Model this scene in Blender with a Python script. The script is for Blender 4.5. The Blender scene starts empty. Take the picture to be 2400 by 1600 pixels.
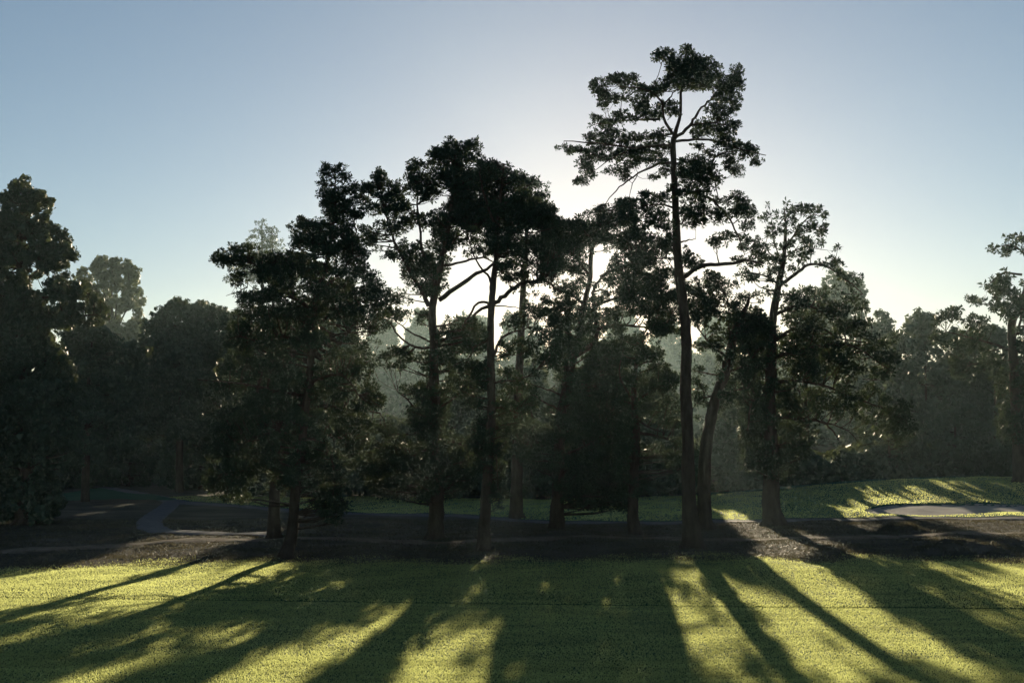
import bpy, math
import numpy as np
from mathutils import Vector

# ------------------------------------------------------------------ camera
F_PX, CAM_H, HORIZON = 2600.0, 4.8, 1040.0          # photo pixels (2400 x 1600)
PITCH = math.atan((HORIZON - 800.0) / F_PX)
CP, SP = math.cos(PITCH), math.sin(PITCH)
scene = bpy.context.scene
C = scene.collection
cam_d = bpy.data.cameras.new('camera')
cam = bpy.data.objects.new('camera', cam_d)
C.objects.link(cam)
cam.location = (0, 0, CAM_H)
cam.rotation_euler = (math.pi / 2 + PITCH, 0, 0)
cam_d.sensor_width = 36.0
cam_d.lens = 36.0 * F_PX / 2400.0
cam_d.clip_end = 3000
scene.camera = cam

# ------------------------------------------------------------------ sun and sky
def ray(px, py):
    u, v = (px - 1200.0) / F_PX, (800.0 - py) / F_PX
    return np.array((u, CP - SP * v, SP + CP * v))
sd = ray(1407, 590)
sd = sd / np.linalg.norm(sd)
SUN_EL = math.asin(sd[2])
SUN_AZ = math.atan2(sd[0], sd[1])
sun_d = bpy.data.lights.new('sun', 'SUN')
sun_d.energy = 5.0
sun_d.angle = math.radians(0.53)
sun_d.color = (1.0, 0.83, 0.58)
sun = bpy.data.objects.new('sun', sun_d)
C.objects.link(sun)
sun.location = (40, 120, 60)
sun.rotation_euler = Vector(sd).to_track_quat('Z', 'Y').to_euler()

world = bpy.data.worlds.new('World')
scene.world = world
world.use_nodes = True
wn = world.node_tree
sky = wn.nodes.new('ShaderNodeTexSky')
sky.sky_type = 'NISHITA'
sky.sun_disc = False
sky.sun_elevation = SUN_EL
sky.sun_rotation = SUN_AZ
sky.air_density = 1.0
sky.dust_density = 0.2
sky.ozone_density = 3.6
wb = wn.nodes.new('ShaderNodeMix')                   # white balance of the film
wb.data_type = 'RGBA'
wb.blend_type = 'MULTIPLY'
wb.inputs[0].default_value = 1.0
wb.inputs[7].default_value = (1.33, 1.01, 0.805, 1)
wn.links.new(sky.outputs[0], wb.inputs[6])
wn.links.new(wb.outputs[2], wn.nodes['Background'].inputs[0])
wn.nodes['Background'].inputs[1].default_value = 0.0595

vs = scene.view_settings
vs.view_transform = 'Standard'
vs.look = 'None'
vs.gamma = 1.0
vs.exposure = 1.1
vs.use_curve_mapping = False
cy = scene.cycles
cy.use_denoising = True
cy.max_bounces = 6
cy.diffuse_bounces = 3
cy.glossy_bounces = 2
cy.transmission_bounces = 3
cy.volume_bounces = 1
cy.transparent_max_bounces = 4
cy.sample_clamp_indirect = 4.0

HAZE_DENSITY, HAZE_G = 0.00011, 0.62
rng = np.random.default_rng(11)

# ------------------------------------------------------------------ node helpers
def new_mat(name):
    m = bpy.data.materials.new(name)
    m.use_nodes = True
    n = m.node_tree
    n.nodes.clear()
    return m, n, n.nodes, n.links
def noise_fac(nt, scale, detail=4, rough=0.6, stretch=(1, 1, 1), coord='Object'):
    tc = nt.nodes.new('ShaderNodeTexCoord')
    mp = nt.nodes.new('ShaderNodeMapping')
    mp.inputs['Scale'].default_value = stretch
    nt.links.new(tc.outputs[coord], mp.inputs[0])
    t = nt.nodes.new('ShaderNodeTexNoise')
    t.inputs['Scale'].default_value = scale
    t.inputs['Detail'].default_value = detail
    t.inputs['Roughness'].default_value = rough
    nt.links.new(mp.outputs[0], t.inputs[0])
    return t.outputs[0]
def ramp(nt, fac, stops):
    r = nt.nodes.new('ShaderNodeValToRGB')
    e = r.color_ramp.elements
    e[0].position, e[0].color = stops[0][0], (*stops[0][1], 1)
    e[1].position, e[1].color = stops[-1][0], (*stops[-1][1], 1)
    for p, c in stops[1:-1]:
        q = e.new(p)
        q.color = (*c, 1)
    nt.links.new(fac, r.inputs[0])
    return r.outputs[0]
def mixcol(nt, fac, a, b):
    m = nt.nodes.new('ShaderNodeMix')
    m.data_type = 'RGBA'
    for s, v in ((m.inputs[0], fac), (m.inputs[6], a), (m.inputs[7], b)):
        if isinstance(v, (int, float)):
            s.default_value = v
        elif isinstance(v, tuple):
            s.default_value = (*v, 1)
        else:
            nt.links.new(v, s)
    return m.outputs[2]
def leaf_mat(name, dark, light, trans, tfac, nscale=0.9, stretch=(1, 1, 1), spec=0.25):
    m, nt, nd, lk = new_mat(name)
    col = ramp(nt, noise_fac(nt, nscale, 3, 0.7, stretch), [(0.3, dark), (0.7, light)])
    p = nd.new('ShaderNodeBsdfPrincipled')
    p.inputs['Roughness'].default_value = 0.55
    p.inputs['Specular IOR Level'].default_value = spec
    lk.new(col, p.inputs['Base Color'])
    t = nd.new('ShaderNodeBsdfTranslucent')
    tc = ramp(nt, noise_fac(nt, nscale * 1.7, 2, 0.6, stretch), [(0.3, tuple(0.65 * c for c in trans)), (0.7, trans)])
    lk.new(tc, t.inputs['Color'])
    mx = nd.new('ShaderNodeMixShader')
    mx.inputs[0].default_value = tfac
    lk.new(p.outputs[0], mx.inputs[1])
    lk.new(t.outputs[0], mx.inputs[2])
    o = nd.new('ShaderNodeOutputMaterial')
    lk.new(mx.outputs[0], o.inputs[0])
    return m
def solid_mat(name, stops, nscale, rough=0.9, bump=0.5, bscale=8, bdist=0.05, stretch=(1, 1, 1), bstretch=(1, 1, 1), spec=0.03):
    m, nt, nd, lk = new_mat(name)
    col = ramp(nt, noise_fac(nt, nscale, 6, 0.65, stretch), stops)
    p = nd.new('ShaderNodeBsdfPrincipled')
    p.inputs['Roughness'].default_value = rough
    p.inputs['Specular IOR Level'].default_value = spec
    lk.new(col, p.inputs['Base Color'])
    b = nd.new('ShaderNodeBump')
    b.inputs['Strength'].default_value = bump
    b.inputs['Distance'].default_value = bdist
    lk.new(noise_fac(nt, bscale, 5, 0.7, bstretch), b.inputs['Height'])
    lk.new(b.outputs[0], p.inputs['Normal'])
    o = nd.new('ShaderNodeOutputMaterial')
    lk.new(p.outputs[0], o.inputs[0])
    return m

M = {}
M['needles'] = leaf_mat('pine_needles', (0.009, 0.024, 0.018), (0.028, 0.056, 0.036), (0.08, 0.105, 0.042), 0.19, 0.9, (1, 1, 1), 0.06)
M['leaves'] = leaf_mat('dark_leaves', (0.020, 0.046, 0.036), (0.046, 0.085, 0.064), (0.13, 0.15, 0.05), 0.22, 0.6, (1, 1, 1), 0.12)
M['gumleaves'] = leaf_mat('gum_leaves', (0.04, 0.055, 0.035), (0.09, 0.11, 0.06), (0.18, 0.21, 0.09), 0.35, 0.5)
M['farleaves'] = leaf_mat('woodland_leaves', (0.022, 0.048, 0.038), (0.050, 0.090, 0.066), (0.13, 0.15, 0.06), 0.25, 0.35)
M['bark'] = solid_mat('bark', [(0.3, (0.022, 0.017, 0.013)), (0.7, (0.075, 0.060, 0.048))], 3.0, 0.95, 0.9, 9, 0.06, (1, 1, 0.35), (1, 1, 0.3))
M['ground'] = solid_mat('pine_litter_ground', [(0.25, (0.020, 0.028, 0.020)), (0.45, (0.040, 0.040, 0.033)), (0.6, (0.070, 0.064, 0.056)), (0.8, (0.12, 0.115, 0.11))], 0.35, 0.95, 0.9, 3.0, 0.10, (0.45, 1, 1), (0.6, 1, 1))
M['lawn'] = solid_mat('rough_lawn', [(0.3, (0.012, 0.045, 0.024)), (0.7, (0.030, 0.075, 0.032))], 0.8, 0.9, 0.5, 14, 0.05, (0.35, 1, 1), (0.7, 1, 1))
M['fairway'] = solid_mat('mown_fairway', [(0.3, (0.008, 0.050, 0.034)), (0.7, (0.020, 0.080, 0.048))], 0.6, 0.9, 0.5, 14, 0.035, (0.25, 1, 1), (0.6, 1, 1))
M['path'] = solid_mat('asphalt_path', [(0.3, (0.055, 0.062, 0.075)), (0.7, (0.11, 0.118, 0.135))], 1.5, 0.8, 0.5, 20, 0.02)
M['sand'] = solid_mat('bunker_sand', [(0.3, (0.17, 0.165, 0.16)), (0.7, (0.26, 0.25, 0.235))], 0.7, 0.95, 0.6, 6, 0.05)
M['dirt'] = solid_mat('bare_dirt', [(0.3, (0.075, 0.06, 0.045)), (0.7, (0.17, 0.145, 0.12))], 1.2, 0.95, 0.9, 5, 0.08)
M['blades'] = leaf_mat('grass_blades', (0.005, 0.042, 0.030), (0.012, 0.062, 0.040), (0.70, 0.76, 0.28), 0.73, 0.7, (0.3, 1.2, 1), 0.1)
M['dryblades'] = leaf_mat('dry_grass', (0.024, 0.032, 0.022), (0.058, 0.056, 0.042), (0.15, 0.135, 0.08), 0.32, 0.8, (0.4, 1, 1), 0.03)

# ------------------------------------------------------------------ terrain
def sstep(a, b, x):
    t = np.clip((np.asarray(x, float) - a) / (b - a), 0, 1)
    return t * t * (3 - 2 * t)
BK = (30.2, 78.0, 5.9, 4.6)                           # bunker centre and radii
def bunker_r(x, y):
    dx, dy = (x - BK[0]) / BK[2], (y - BK[1]) / BK[3]
    a = np.arctan2(dy, dx)
    return np.sqrt(dx * dx + dy * dy) / (1 + 0.10 * np.sin(2 * a + 0.6) + 0.07 * np.sin(3 * a + 2.0))
def terrain(x, y):
    x, y = np.asarray(x, float), np.asarray(y, float)
    z = 1.75 * sstep(68, 97, y) * sstep(8, 44, x)
    z = z + 0.5 * sstep(30, 70, x) * sstep(60, 90, y)
    z = z - 1.4 * sstep(100, 125, y) * sstep(8, 44, x)
    z = z + 28.0 * sstep(175, 440, y) * np.exp(-((x - 15) / 140.0) ** 2)
    und = 0.05 * np.sin(x * 0.31 + 1.3) * np.sin(y * 0.23 + 0.5) + 0.035 * np.sin(x * 0.9 + y * 0.4) + 0.02 * np.sin(x * 1.7 - y * 1.1 + 2)
    z = z + und * sstep(35, 42, y) + 0.10 * np.sin(x * 0.12 + 0.8) * np.sin(y * 0.17) * sstep(18, 26, y)
    z = z - 0.16 * (1 - sstep(0.88, 1.0, bunker_r(x, y)))
    return z
def at(px, py, D):
    r = ray(px, py)
    return r * (D / r[1]) + np.array((0, 0, CAM_H))
def on_ground(px, py):
    r = ray(px, py)
    z = 0.0
    for _ in range(6):
        t = (z - CAM_H) / r[2]
        p = r * t
        z = float(terrain(p[0], p[1]))
    return np.array((p[0], p[1], z))
def y_line(x): return 34.25 - 0.06 * x + 0.05 * np.sin(x * 0.7) + 0.02 * np.sin(x * 3.1) + 0.012 * np.sin(x * 7.7 + 1)
def STEP(x): return 0.008 + 0.016 * (0.5 + 0.5 * np.sin(x * 0.53 + 1.2 * np.sin(x * 0.21)))
def y_edge(x):
    x = np.asarray(x, float)
    return 46.3 - 1.6 * sstep(-8, -26, x) + 0.8 * np.sin(x * 0.42) + 0.5 * np.sin(x * 0.83 + 2) + 0.3 * np.sin(x * 1.3 + 1) + 0.5 * sstep(6, 16, x)

# ------------------------------------------------------------------ mesh helpers
def mesh_obj(name, verts, faces, mat, parent=None, smooth=False):
    me = bpy.data.meshes.new(name)
    verts = np.asarray(verts, dtype=np.float32)
    if isinstance(faces, np.ndarray):
        nf, k = faces.shape
        me.vertices.add(len(verts))
        me.vertices.foreach_set('co', verts.ravel())
        me.loops.add(nf * k)
        me.loops.foreach_set('vertex_index', faces.astype(np.int32).ravel())
        me.polygons.add(nf)
        me.polygons.foreach_set('loop_start', np.arange(0, nf * k, k, dtype=np.int32))
        me.polygons.foreach_set('loop_total', np.full(nf, k, dtype=np.int32))
        if smooth:
            me.polygons.foreach_set('use_smooth', np.ones(nf, dtype=bool))
        me.update(calc_edges=True)
    else:
        me.from_pydata(verts.tolist(), [], faces)
        if smooth:
            for p in me.polygons: p.use_smooth = True
        me.update()
    me.materials.append(mat)
    o = bpy.data.objects.new(name, me)
    C.objects.link(o)
    if parent is not None:
        o.parent = parent
    return o
def tag(o, label=None, cat=None, group=None, kind=None):
    for k, v in (('label', label), ('category', cat), ('group', group), ('kind', kind)):
        if v: o[k] = v
    return o
def grid(name, xs, ys2d, zf, mat, off=0.0):
    """xs (n,), ys2d (m,n): a sheet following the terrain"""
    X = np.broadcast_to(xs, ys2d.shape)
    Z = zf(X, ys2d) + off
    v = np.stack((X, ys2d, Z), -1).reshape(-1, 3)
    m, n = ys2d.shape
    i = (np.arange(m - 1)[:, None] * n + np.arange(n - 1)[None, :]).ravel()
    f = np.stack((i, i + 1, i + n + 1, i + n), -1)
    return mesh_obj(name, v, f, mat, None, True), v, f

# ------------------------------------------------------------------ ground sheets
def spaced(bands):
    out = []
    for a, b, s in bands:
        out.extend(np.arange(a, b, s))
    out.append(bands[-1][1])
    return np.array(out)
gx = spaced([(-620, -80, 20), (-80, -45, 3.5), (-45, 45, 0.75), (45, 80, 3.5), (80, 620, 20)])
gy = spaced([(-60, 20, 5), (20, 44, 1.0), (44, 72, 0.45), (72, 110, 0.9), (110, 140, 3), (140, 680, 12)])
def ground_z(x, y):
    fine = 0.03 * np.sin(x * 2.3 + 1.1 * np.sin(y * 1.9)) * np.sin(y * 2.9 + x * 0.6) * sstep(45, 48, y) * (1 - sstep(66, 70, y))
    inside = sstep(68, 72, y) * (1 - sstep(108, 111, y)) * sstep(-47, -45, -np.abs(x))
    return terrain(x, y) + fine - 0.22 * (1 - sstep(43.5, 45.5, y)) - 0.05 * inside
g, _, _ = grid('ground', gx, np.repeat(gy[:, None], len(gx), 1), ground_z, M['ground'])
tag(g, kind='structure')

lx = np.arange(-60, 60.01, 0.4)
t = np.linspace(0, 1, 34)[:, None]
yl, ye = y_line(lx)[None, :], (y_edge(lx) + 0.25 * np.sin(lx * 5.1) + 0.15 * np.sin(lx * 9.7 + 2))[None, :]
YY = yl + (ye - yl) * t
lawn_z = lambda x, y: terrain(x, y) + 0.004 - 0.07 * sstep(0.93, 1.0, (y - y_line(x)) / np.maximum(y_edge(x) - y_line(x), 1))
o, v, f = grid('lawn_bank', lx, np.vstack((yl - 0.03, YY)), lambda x, y: np.where(y < y_line(x) - 0.01, terrain(x, y) - 0.2, lawn_z(x, y)), M['lawn'])
tag(o, kind='structure')
fy = np.linspace(0, 1, 40)[:, None]
o, _, _ = grid('lawn', lx, -55 + (y_line(lx)[None, :] + 0.1 + 55) * (1 - (1 - fy) ** 2), lambda x, y: terrain(x, y) - STEP(x), M['fairway'])
tag(o, kind='structure')

# cart path: centre line from the photo, on the ground
def ribbon(name, pix, width, mat, off, tag_label=None, step=0.5, wob=0.0):
    P = np.array([on_ground(*p)[:2] for p in pix])
    # Catmull-Rom
    pts = []
    Q = np.vstack((2 * P[0] - P[1], P, 2 * P[-1] - P[-2]))
    for i in range(1, len(Q) - 2):
        n = max(2, int(np.linalg.norm(Q[i + 1] - Q[i]) / step))
        for k in range(n):
            s = k / n
            pts.append(0.5 * ((2 * Q[i]) + (-Q[i - 1] + Q[i + 1]) * s + (2 * Q[i - 1] - 5 * Q[i] + 4 * Q[i + 1] - Q[i + 2]) * s * s + (-Q[i - 1] + 3 * Q[i] - 3 * Q[i + 1] + Q[i + 2]) * s ** 3))
    pts = np.array(pts + [P[-1]])
    d = np.gradient(pts, axis=0)
    d /= np.linalg.norm(d, axis=1)[:, None]
    nrm = np.stack((-d[:, 1], d[:, 0]), -1)
    cols = np.linspace(-1, 1, 7)
    w = width * 0.5 * (1 + wob * np.sin(np.arange(len(pts)) * 0.37) + wob * np.sin(np.arange(len(pts)) * 0.91 + 1))
    V = pts[:, None, :] + nrm[:, None, :] * cols[None, :, None] * w[:, None, None]
    Z = ground_z(V[..., 0], V[..., 1]) + off - 0.05 * (np.abs(cols)[None, :] > 0.99)
    v = np.concatenate((V, Z[..., None]), -1).reshape(-1, 3)
    m, n = len(pts), len(cols)
    i = (np.arange(m - 1)[:, None] * n + np.arange(n - 1)[None, :]).ravel()
    f = np.stack((i, i + n, i + n + 1, i + 1), -1)
    o = mesh_obj(name, v, f, mat, None, True)
    tag(o, kind='structure')
    return pts
main_path = ribbon('cart_path', [(230, 1140), (290, 1150), (350, 1160), (420, 1176), (600, 1189), (830, 1203), (1000, 1206), (1150, 1213), (1330, 1225), (1500, 1225), (1700, 1222), (2000, 1218), (2400, 1214), (2700, 1212)], 1.7, M['path'], 0.075)
ribbon('cart_path', [(408, 1172), (392, 1188), (366, 1206), (350, 1224), (362, 1240), (420, 1248), (560, 1252), (660, 1256)], 1.5, M['path'], 0.085)
ribbon('dirt_track', [(-150, 1292), (100, 1288), (300, 1278), (520, 1266), (700, 1262), (880, 1268), (1060, 1272), (1240, 1265), (1400, 1258), (1560, 1262), (1720, 1266), (1860, 1262), (2040, 1258), (2200, 1252), (2450, 1250)], 1.5, M['dirt'], 0.06, wob=0.22)

# far fairway behind the path
px_, py_ = main_path[:, 0], main_path[:, 1]
o_ = np.argsort(px_)
fx = np.arange(-44, 44.01, 0.4)
near = np.interp(fx, px_[o_], py_[o_]) + 1.0
near = np.maximum(near, 66)
far = 96 + 3 * np.sin(fx * 0.1) + 12 * sstep(5, 40, fx)
FY = near[None, :] + (far - near)[None, :] * np.linspace(0, 1, 90)[:, None]
o, _, _ = grid('far_fairway', fx, FY, terrain, M['fairway'], 0.03)
tag(o, kind='structure')
# bunker sand
na, nr = 72, 26
V, Fc = [], []
for j in range(nr + 1):
    for a in range(na):
        th = 2 * math.pi * a / na
        k = 1 + 0.10 * math.sin(2 * th + 0.6) + 0.07 * math.sin(3 * th + 2.0)
        rr = 0.93 * j / nr * k
        x, y = BK[0] + BK[2] * rr * math.cos(th), BK[1] + BK[3] * rr * math.sin(th)
        V.append((x, y, float(terrain(x, y)) + 0.045 + 0.015 * math.sin(x * 5 + y * 3) * math.sin(y * 4)))
for j in range(nr):
    for a in range(na):
        b = (a + 1) % na
        Fc.append((j * na + a, j * na + b, (j + 1) * na + b, (j + 1) * na + a))
tag(mesh_obj('bunker', V, Fc, M['sand'], None, True), kind='structure')

# ------------------------------------------------------------------ grass
def blades(name, pts, zs, h, w, mat, lean=0.35, seed=1):
    r = np.random.default_rng(seed)
    n = len(pts)
    a = r.uniform(0, 2 * np.pi, n)
    hh = h * r.uniform(0.75, 1.25, n)
    ww = w * r.uniform(0.6, 1.4, n)
    base = np.column_stack((pts, zs - 0.01))
    side = np.column_stack((np.cos(a), np.sin(a), np.zeros(n))) * ww[:, None] * 0.5
    ln = r.normal(0, lean, (n, 2)) * hh[:, None]
    tip = base + np.column_stack((ln, hh))
    v = np.stack((base - side, base + side, tip), 1).reshape(-1, 3)
    f = np.arange(3 * n).reshape(n, 3)
    return mesh_obj(name, v, f, mat)
def scatter(y0, y1, dens, halfw):
    a = (y1 - y0) * 2 * (halfw * y1 + 2)
    n = int(a * dens)
    p = np.column_stack((rng.uniform(-1, 1, n) * (halfw * y1 + 2), rng.uniform(y0, y1, n)))
    return p[np.abs(p[:, 0]) < halfw * p[:, 1] + 2]
def streak(p, sx, sy, ph):
    hf = 0.5 + 0.5 * np.sin(p[:, 1] * sy * 5.3 + 2.1 * np.sin(p[:, 0] * 0.8 + ph) + 1.7 * np.sin(p[:, 0] * 0.37 + p[:, 1]))
    return 0.45 * hf + 0.275 + 0.25 * np.sin(p[:, 0] * sx + 3 * np.sin(p[:, 1] * sy * 0.31 + ph)) * np.sin(p[:, 1] * sy + ph) + 0.15 * np.sin(p[:, 1] * sy * 2.7 + 1.3 * np.sin(p[:, 0] * sx * 1.9 + ph))
P = np.vstack((scatter(18.5, 26, 1900, 0.475), scatter(26, 36.5, 1250, 0.475)))
P = P[P[:, 1] < y_line(P[:, 0])]
P = P[rng.random(len(P)) < 0.65 + 0.35 * streak(P, 0.21, 3.1, 0.4)]
tag(blades('mown_grass', P, terrain(P[:, 0], P[:, 1]) - STEP(P[:, 0]), 0.045, 0.023, M['blades'], 0.8, 3), 'short mown grass in front of the dark turf edge', 'grass', kind='stuff')
P = scatter(32, 49, 700, 0.48)
e = y_edge(P[:, 0])
keep = (P[:, 1] > y_line(P[:, 0])) & (rng.random(len(P)) < (1 - sstep(-4.5, 2.6, P[:, 1] - e + 1.3 * np.sin(P[:, 0] * 0.9) * np.sin(P[:, 0] * 0.37 + 1))) * (0.65 + 0.35 * streak(P, 0.3, 3.7, 1.7)))
P = P[keep]
tag(blades('long_grass', P, terrain(P[:, 0], P[:, 1]) + 0.002, 0.05, 0.028, M['blades'], 0.7, 4), 'longer grass on the bank between turf edge and trees', 'grass', kind='stuff')
P = scatter(43, 72, 95, 0.50)
cl = np.sin(P[:, 0] * 0.8 + 2 * np.sin(P[:, 1] * 0.5)) * np.sin(P[:, 1] * 1.1 + np.sin(P[:, 0] * 0.6))
keep = (rng.random(len(P)) < 0.25 + 0.75 * sstep(-0.2, 0.7, cl)) & (P[:, 1] > y_edge(P[:, 0]) - 1.5)
P = P[keep]
tag(blades('dry_grass', P, ground_z(P[:, 0], P[:, 1]), 0.11, 0.035, M['dryblades'], 0.6, 5), 'thin dry grass and litter under the pines', 'grass', kind='stuff')
P = scatter(44.5, 70, 28, 0.50)
P = P[P[:, 1] > y_edge(P[:, 0]) - 0.8]
n = len(P)
a = rng.uniform(0, 2 * np.pi, n)
L = rng.uniform(0.04, 0.12, n)
c = np.column_stack((P, ground_z(P[:, 0], P[:, 1]) + rng.uniform(0.01, 0.05, n)))
d1 = np.column_stack((np.cos(a), np.sin(a), rng.normal(0, 0.22, n))) * L[:, None]
d2 = np.column_stack((-np.sin(a), np.cos(a), rng.normal(0, 0.3, n))) * (L * rng.uniform(0.15, 0.5, n))[:, None]
tag(mesh_obj('pine_litter', np.stack((c - d1, c + d1 * 0.8 - d2, c + d1 * 0.6 + d2), 1).reshape(-1, 3), np.arange(3 * n).reshape(n, 3), M['dryblades']), 'fallen needles, bark flakes and twigs on the bare soil', 'litter', kind='stuff')
P = scatter(68, 100, 55, 0.50)
npth = np.interp(P[:, 0], px_[o_], py_[o_])
keep = (P[:, 1] > npth + 1.4) & (bunker_r(P[:, 0], P[:, 1]) > 0.97) & (np.abs(P[:, 0]) < 43.5)
P = P[keep]
tag(blades('far_grass', P, terrain(P[:, 0], P[:, 1]) + 0.03, 0.07, 0.07, M['blades'], 0.4, 6), 'mown grass on the slope around the bunker', 'grass', kind='stuff')

# ------------------------------------------------------------------ trees
def tube(pts, rad, sides=7, rough=0.0, seed=0):
    pts = np.asarray(pts, float)
    rad = np.asarray(rad, float)
    n = len(pts)
    d = np.gradient(pts, axis=0)
    d /= np.maximum(np.linalg.norm(d, axis=1), 1e-6)[:, None]
    ref = np.array((0.0, 1.0, 0.05))
    s1 = np.cross(d, ref)
    bad = np.linalg.norm(s1, axis=1) < 0.15
    s1[bad] = np.cross(d[bad], np.array((1.0, 0, 0)))
    s1 /= np.linalg.norm(s1, axis=1)[:, None]
    s2 = np.cross(s1, d)
    a = np.arange(sides) * 2 * np.pi / sides
    r = np.repeat(rad[:, None], sides, 1)
    if rough:
        r = r * (1 + rough * np.random.default_rng(seed).normal(0, 1, r.shape))
    v = pts[:, None, :] + r[..., None] * (np.cos(a)[None, :, None] * s1[:, None, :] + np.sin(a)[None, :, None] * s2[:, None, :])
    v = v.reshape(-1, 3)
    f = []
    i = (np.arange(n - 1)[:, None] * sides + np.arange(sides)[None, :])
    j = (np.arange(n - 1)[:, None] * sides + (np.arange(sides)[None, :] + 1) % sides)
    f = np.stack((i, j, j + sides, i + sides), -1).reshape(-1, 4)
    return v, f
def smooth_line(P, per=4):
    P = np.asarray(P, float)
    if len(P) == 2:
        return P[0] + (P[1] - P[0]) * np.linspace(0, 1, per + 1)[:, None]
    Q = np.vstack((2 * P[0] - P[1], P, 2 * P[-1] - P[-2]))
    out = []
    for i in range(1, len(Q) - 2):
        for k in range(per):
            s = k / per
            out.append(0.5 * ((2 * Q[i]) + (-Q[i - 1] + Q[i + 1]) * s + (2 * Q[i - 1] - 5 * Q[i] + 4 * Q[i + 1] - Q[i + 2]) * s * s + (-Q[i - 1] + 3 * Q[i] - 3 * Q[i + 1] + Q[i + 2]) * s ** 3))
    out.append(P[-1])
    return np.array(out)
def join(parts):
    V, Fa, off = [], [], 0
    for v, f in parts:
        V.append(v); Fa.append(f + off); off += len(v)
    return np.vstack(V), np.vstack(Fa)
def in_poly(poly, x, y):
    poly = np.asarray(poly, float)
    x, y = np.asarray(x), np.asarray(y)
    c = np.zeros(x.shape, bool)
    j = len(poly) - 1
    for i in range(len(poly)):
        xi, yi = poly[i]; xj, yj = poly[j]
        m = (yi > y) != (yj > y)
        xx = (xj - xi) * (y - yi) / ((yj - yi) if yj != yi else 1e-9) + xi
        c ^= m & (x < xx)
        j = i
    return c
def area(poly):
    p = np.asarray(poly, float)
    x, y = p[:, 0], p[:, 1]
    return 0.5 * abs(np.dot(x, np.roll(y, 1)) - np.dot(y, np.roll(x, 1)))
ZM = {1: (0, 400, 2.6133), 2: (400, 350, 2.6133), 3: (850, 300, 2.6133), 4: (1280, 80, 2.6133), 5: (1300, 450, 2.6133), 6: (1700, 450, 2.24), 7: (400, 800, 2.6133), 8: (850, 800, 2.6133), 9: (1300, 800, 2.6133), 10: (0, 900, 3.1367), 11: (1800, 900, 3.1367)}
def Z(k, pts):
    ox, oy, s = ZM[k]
    return [(ox + p[0] / s, oy + p[1] / s) + tuple(p[2:]) for p in pts]
def leaf_cloud(cent, tr, cards, r, style, wfac):
    """cent (n,3) tuft centres, tr (n,) tuft radius in m -> triangles"""
    n = len(cent)
    c = np.repeat(cent, cards, 0)
    R = np.repeat(tr, cards)
    d = r.normal(0, 1, (len(c), 3))
    if style == 'pine':
        d[:, 2] = d[:, 2] * 0.9 + 0.35
    d /= np.linalg.norm(d, axis=1)[:, None]
    q = r.normal(0, 1, (len(c), 3))
    s = np.cross(d, q)
    s /= np.maximum(np.linalg.norm(s, axis=1), 1e-6)[:, None]
    L = R * r.uniform(0.75, 1.3, len(c))
    W = L * wfac * r.uniform(0.6, 1.4, len(c))
    if style == 'pine':
        v0 = c + d * (L * 0.10)[:, None]
        v1 = c + d * (L * 0.70)[:, None] + s * W[:, None]
        v2 = c + d * L[:, None] - s * (W * 0.45)[:, None]
    else:
        o = c + d * (R * r.uniform(0.2, 1.0, len(c)))[:, None]
        e = np.cross(s, d)
        l2 = (R * 0.55 * r.uniform(0.6, 1.3, len(c)))[:, None]
        v0 = o - s * l2
        v1 = o + s * l2 * 0.6 + e * l2 * 0.9
        v2 = o + s * l2 * 0.5 - e * l2 * 0.7
    v = np.stack((v0, v1, v2), 1).reshape(-1, 3)
    return v, np.arange(len(v)).reshape(-1, 3)

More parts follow.
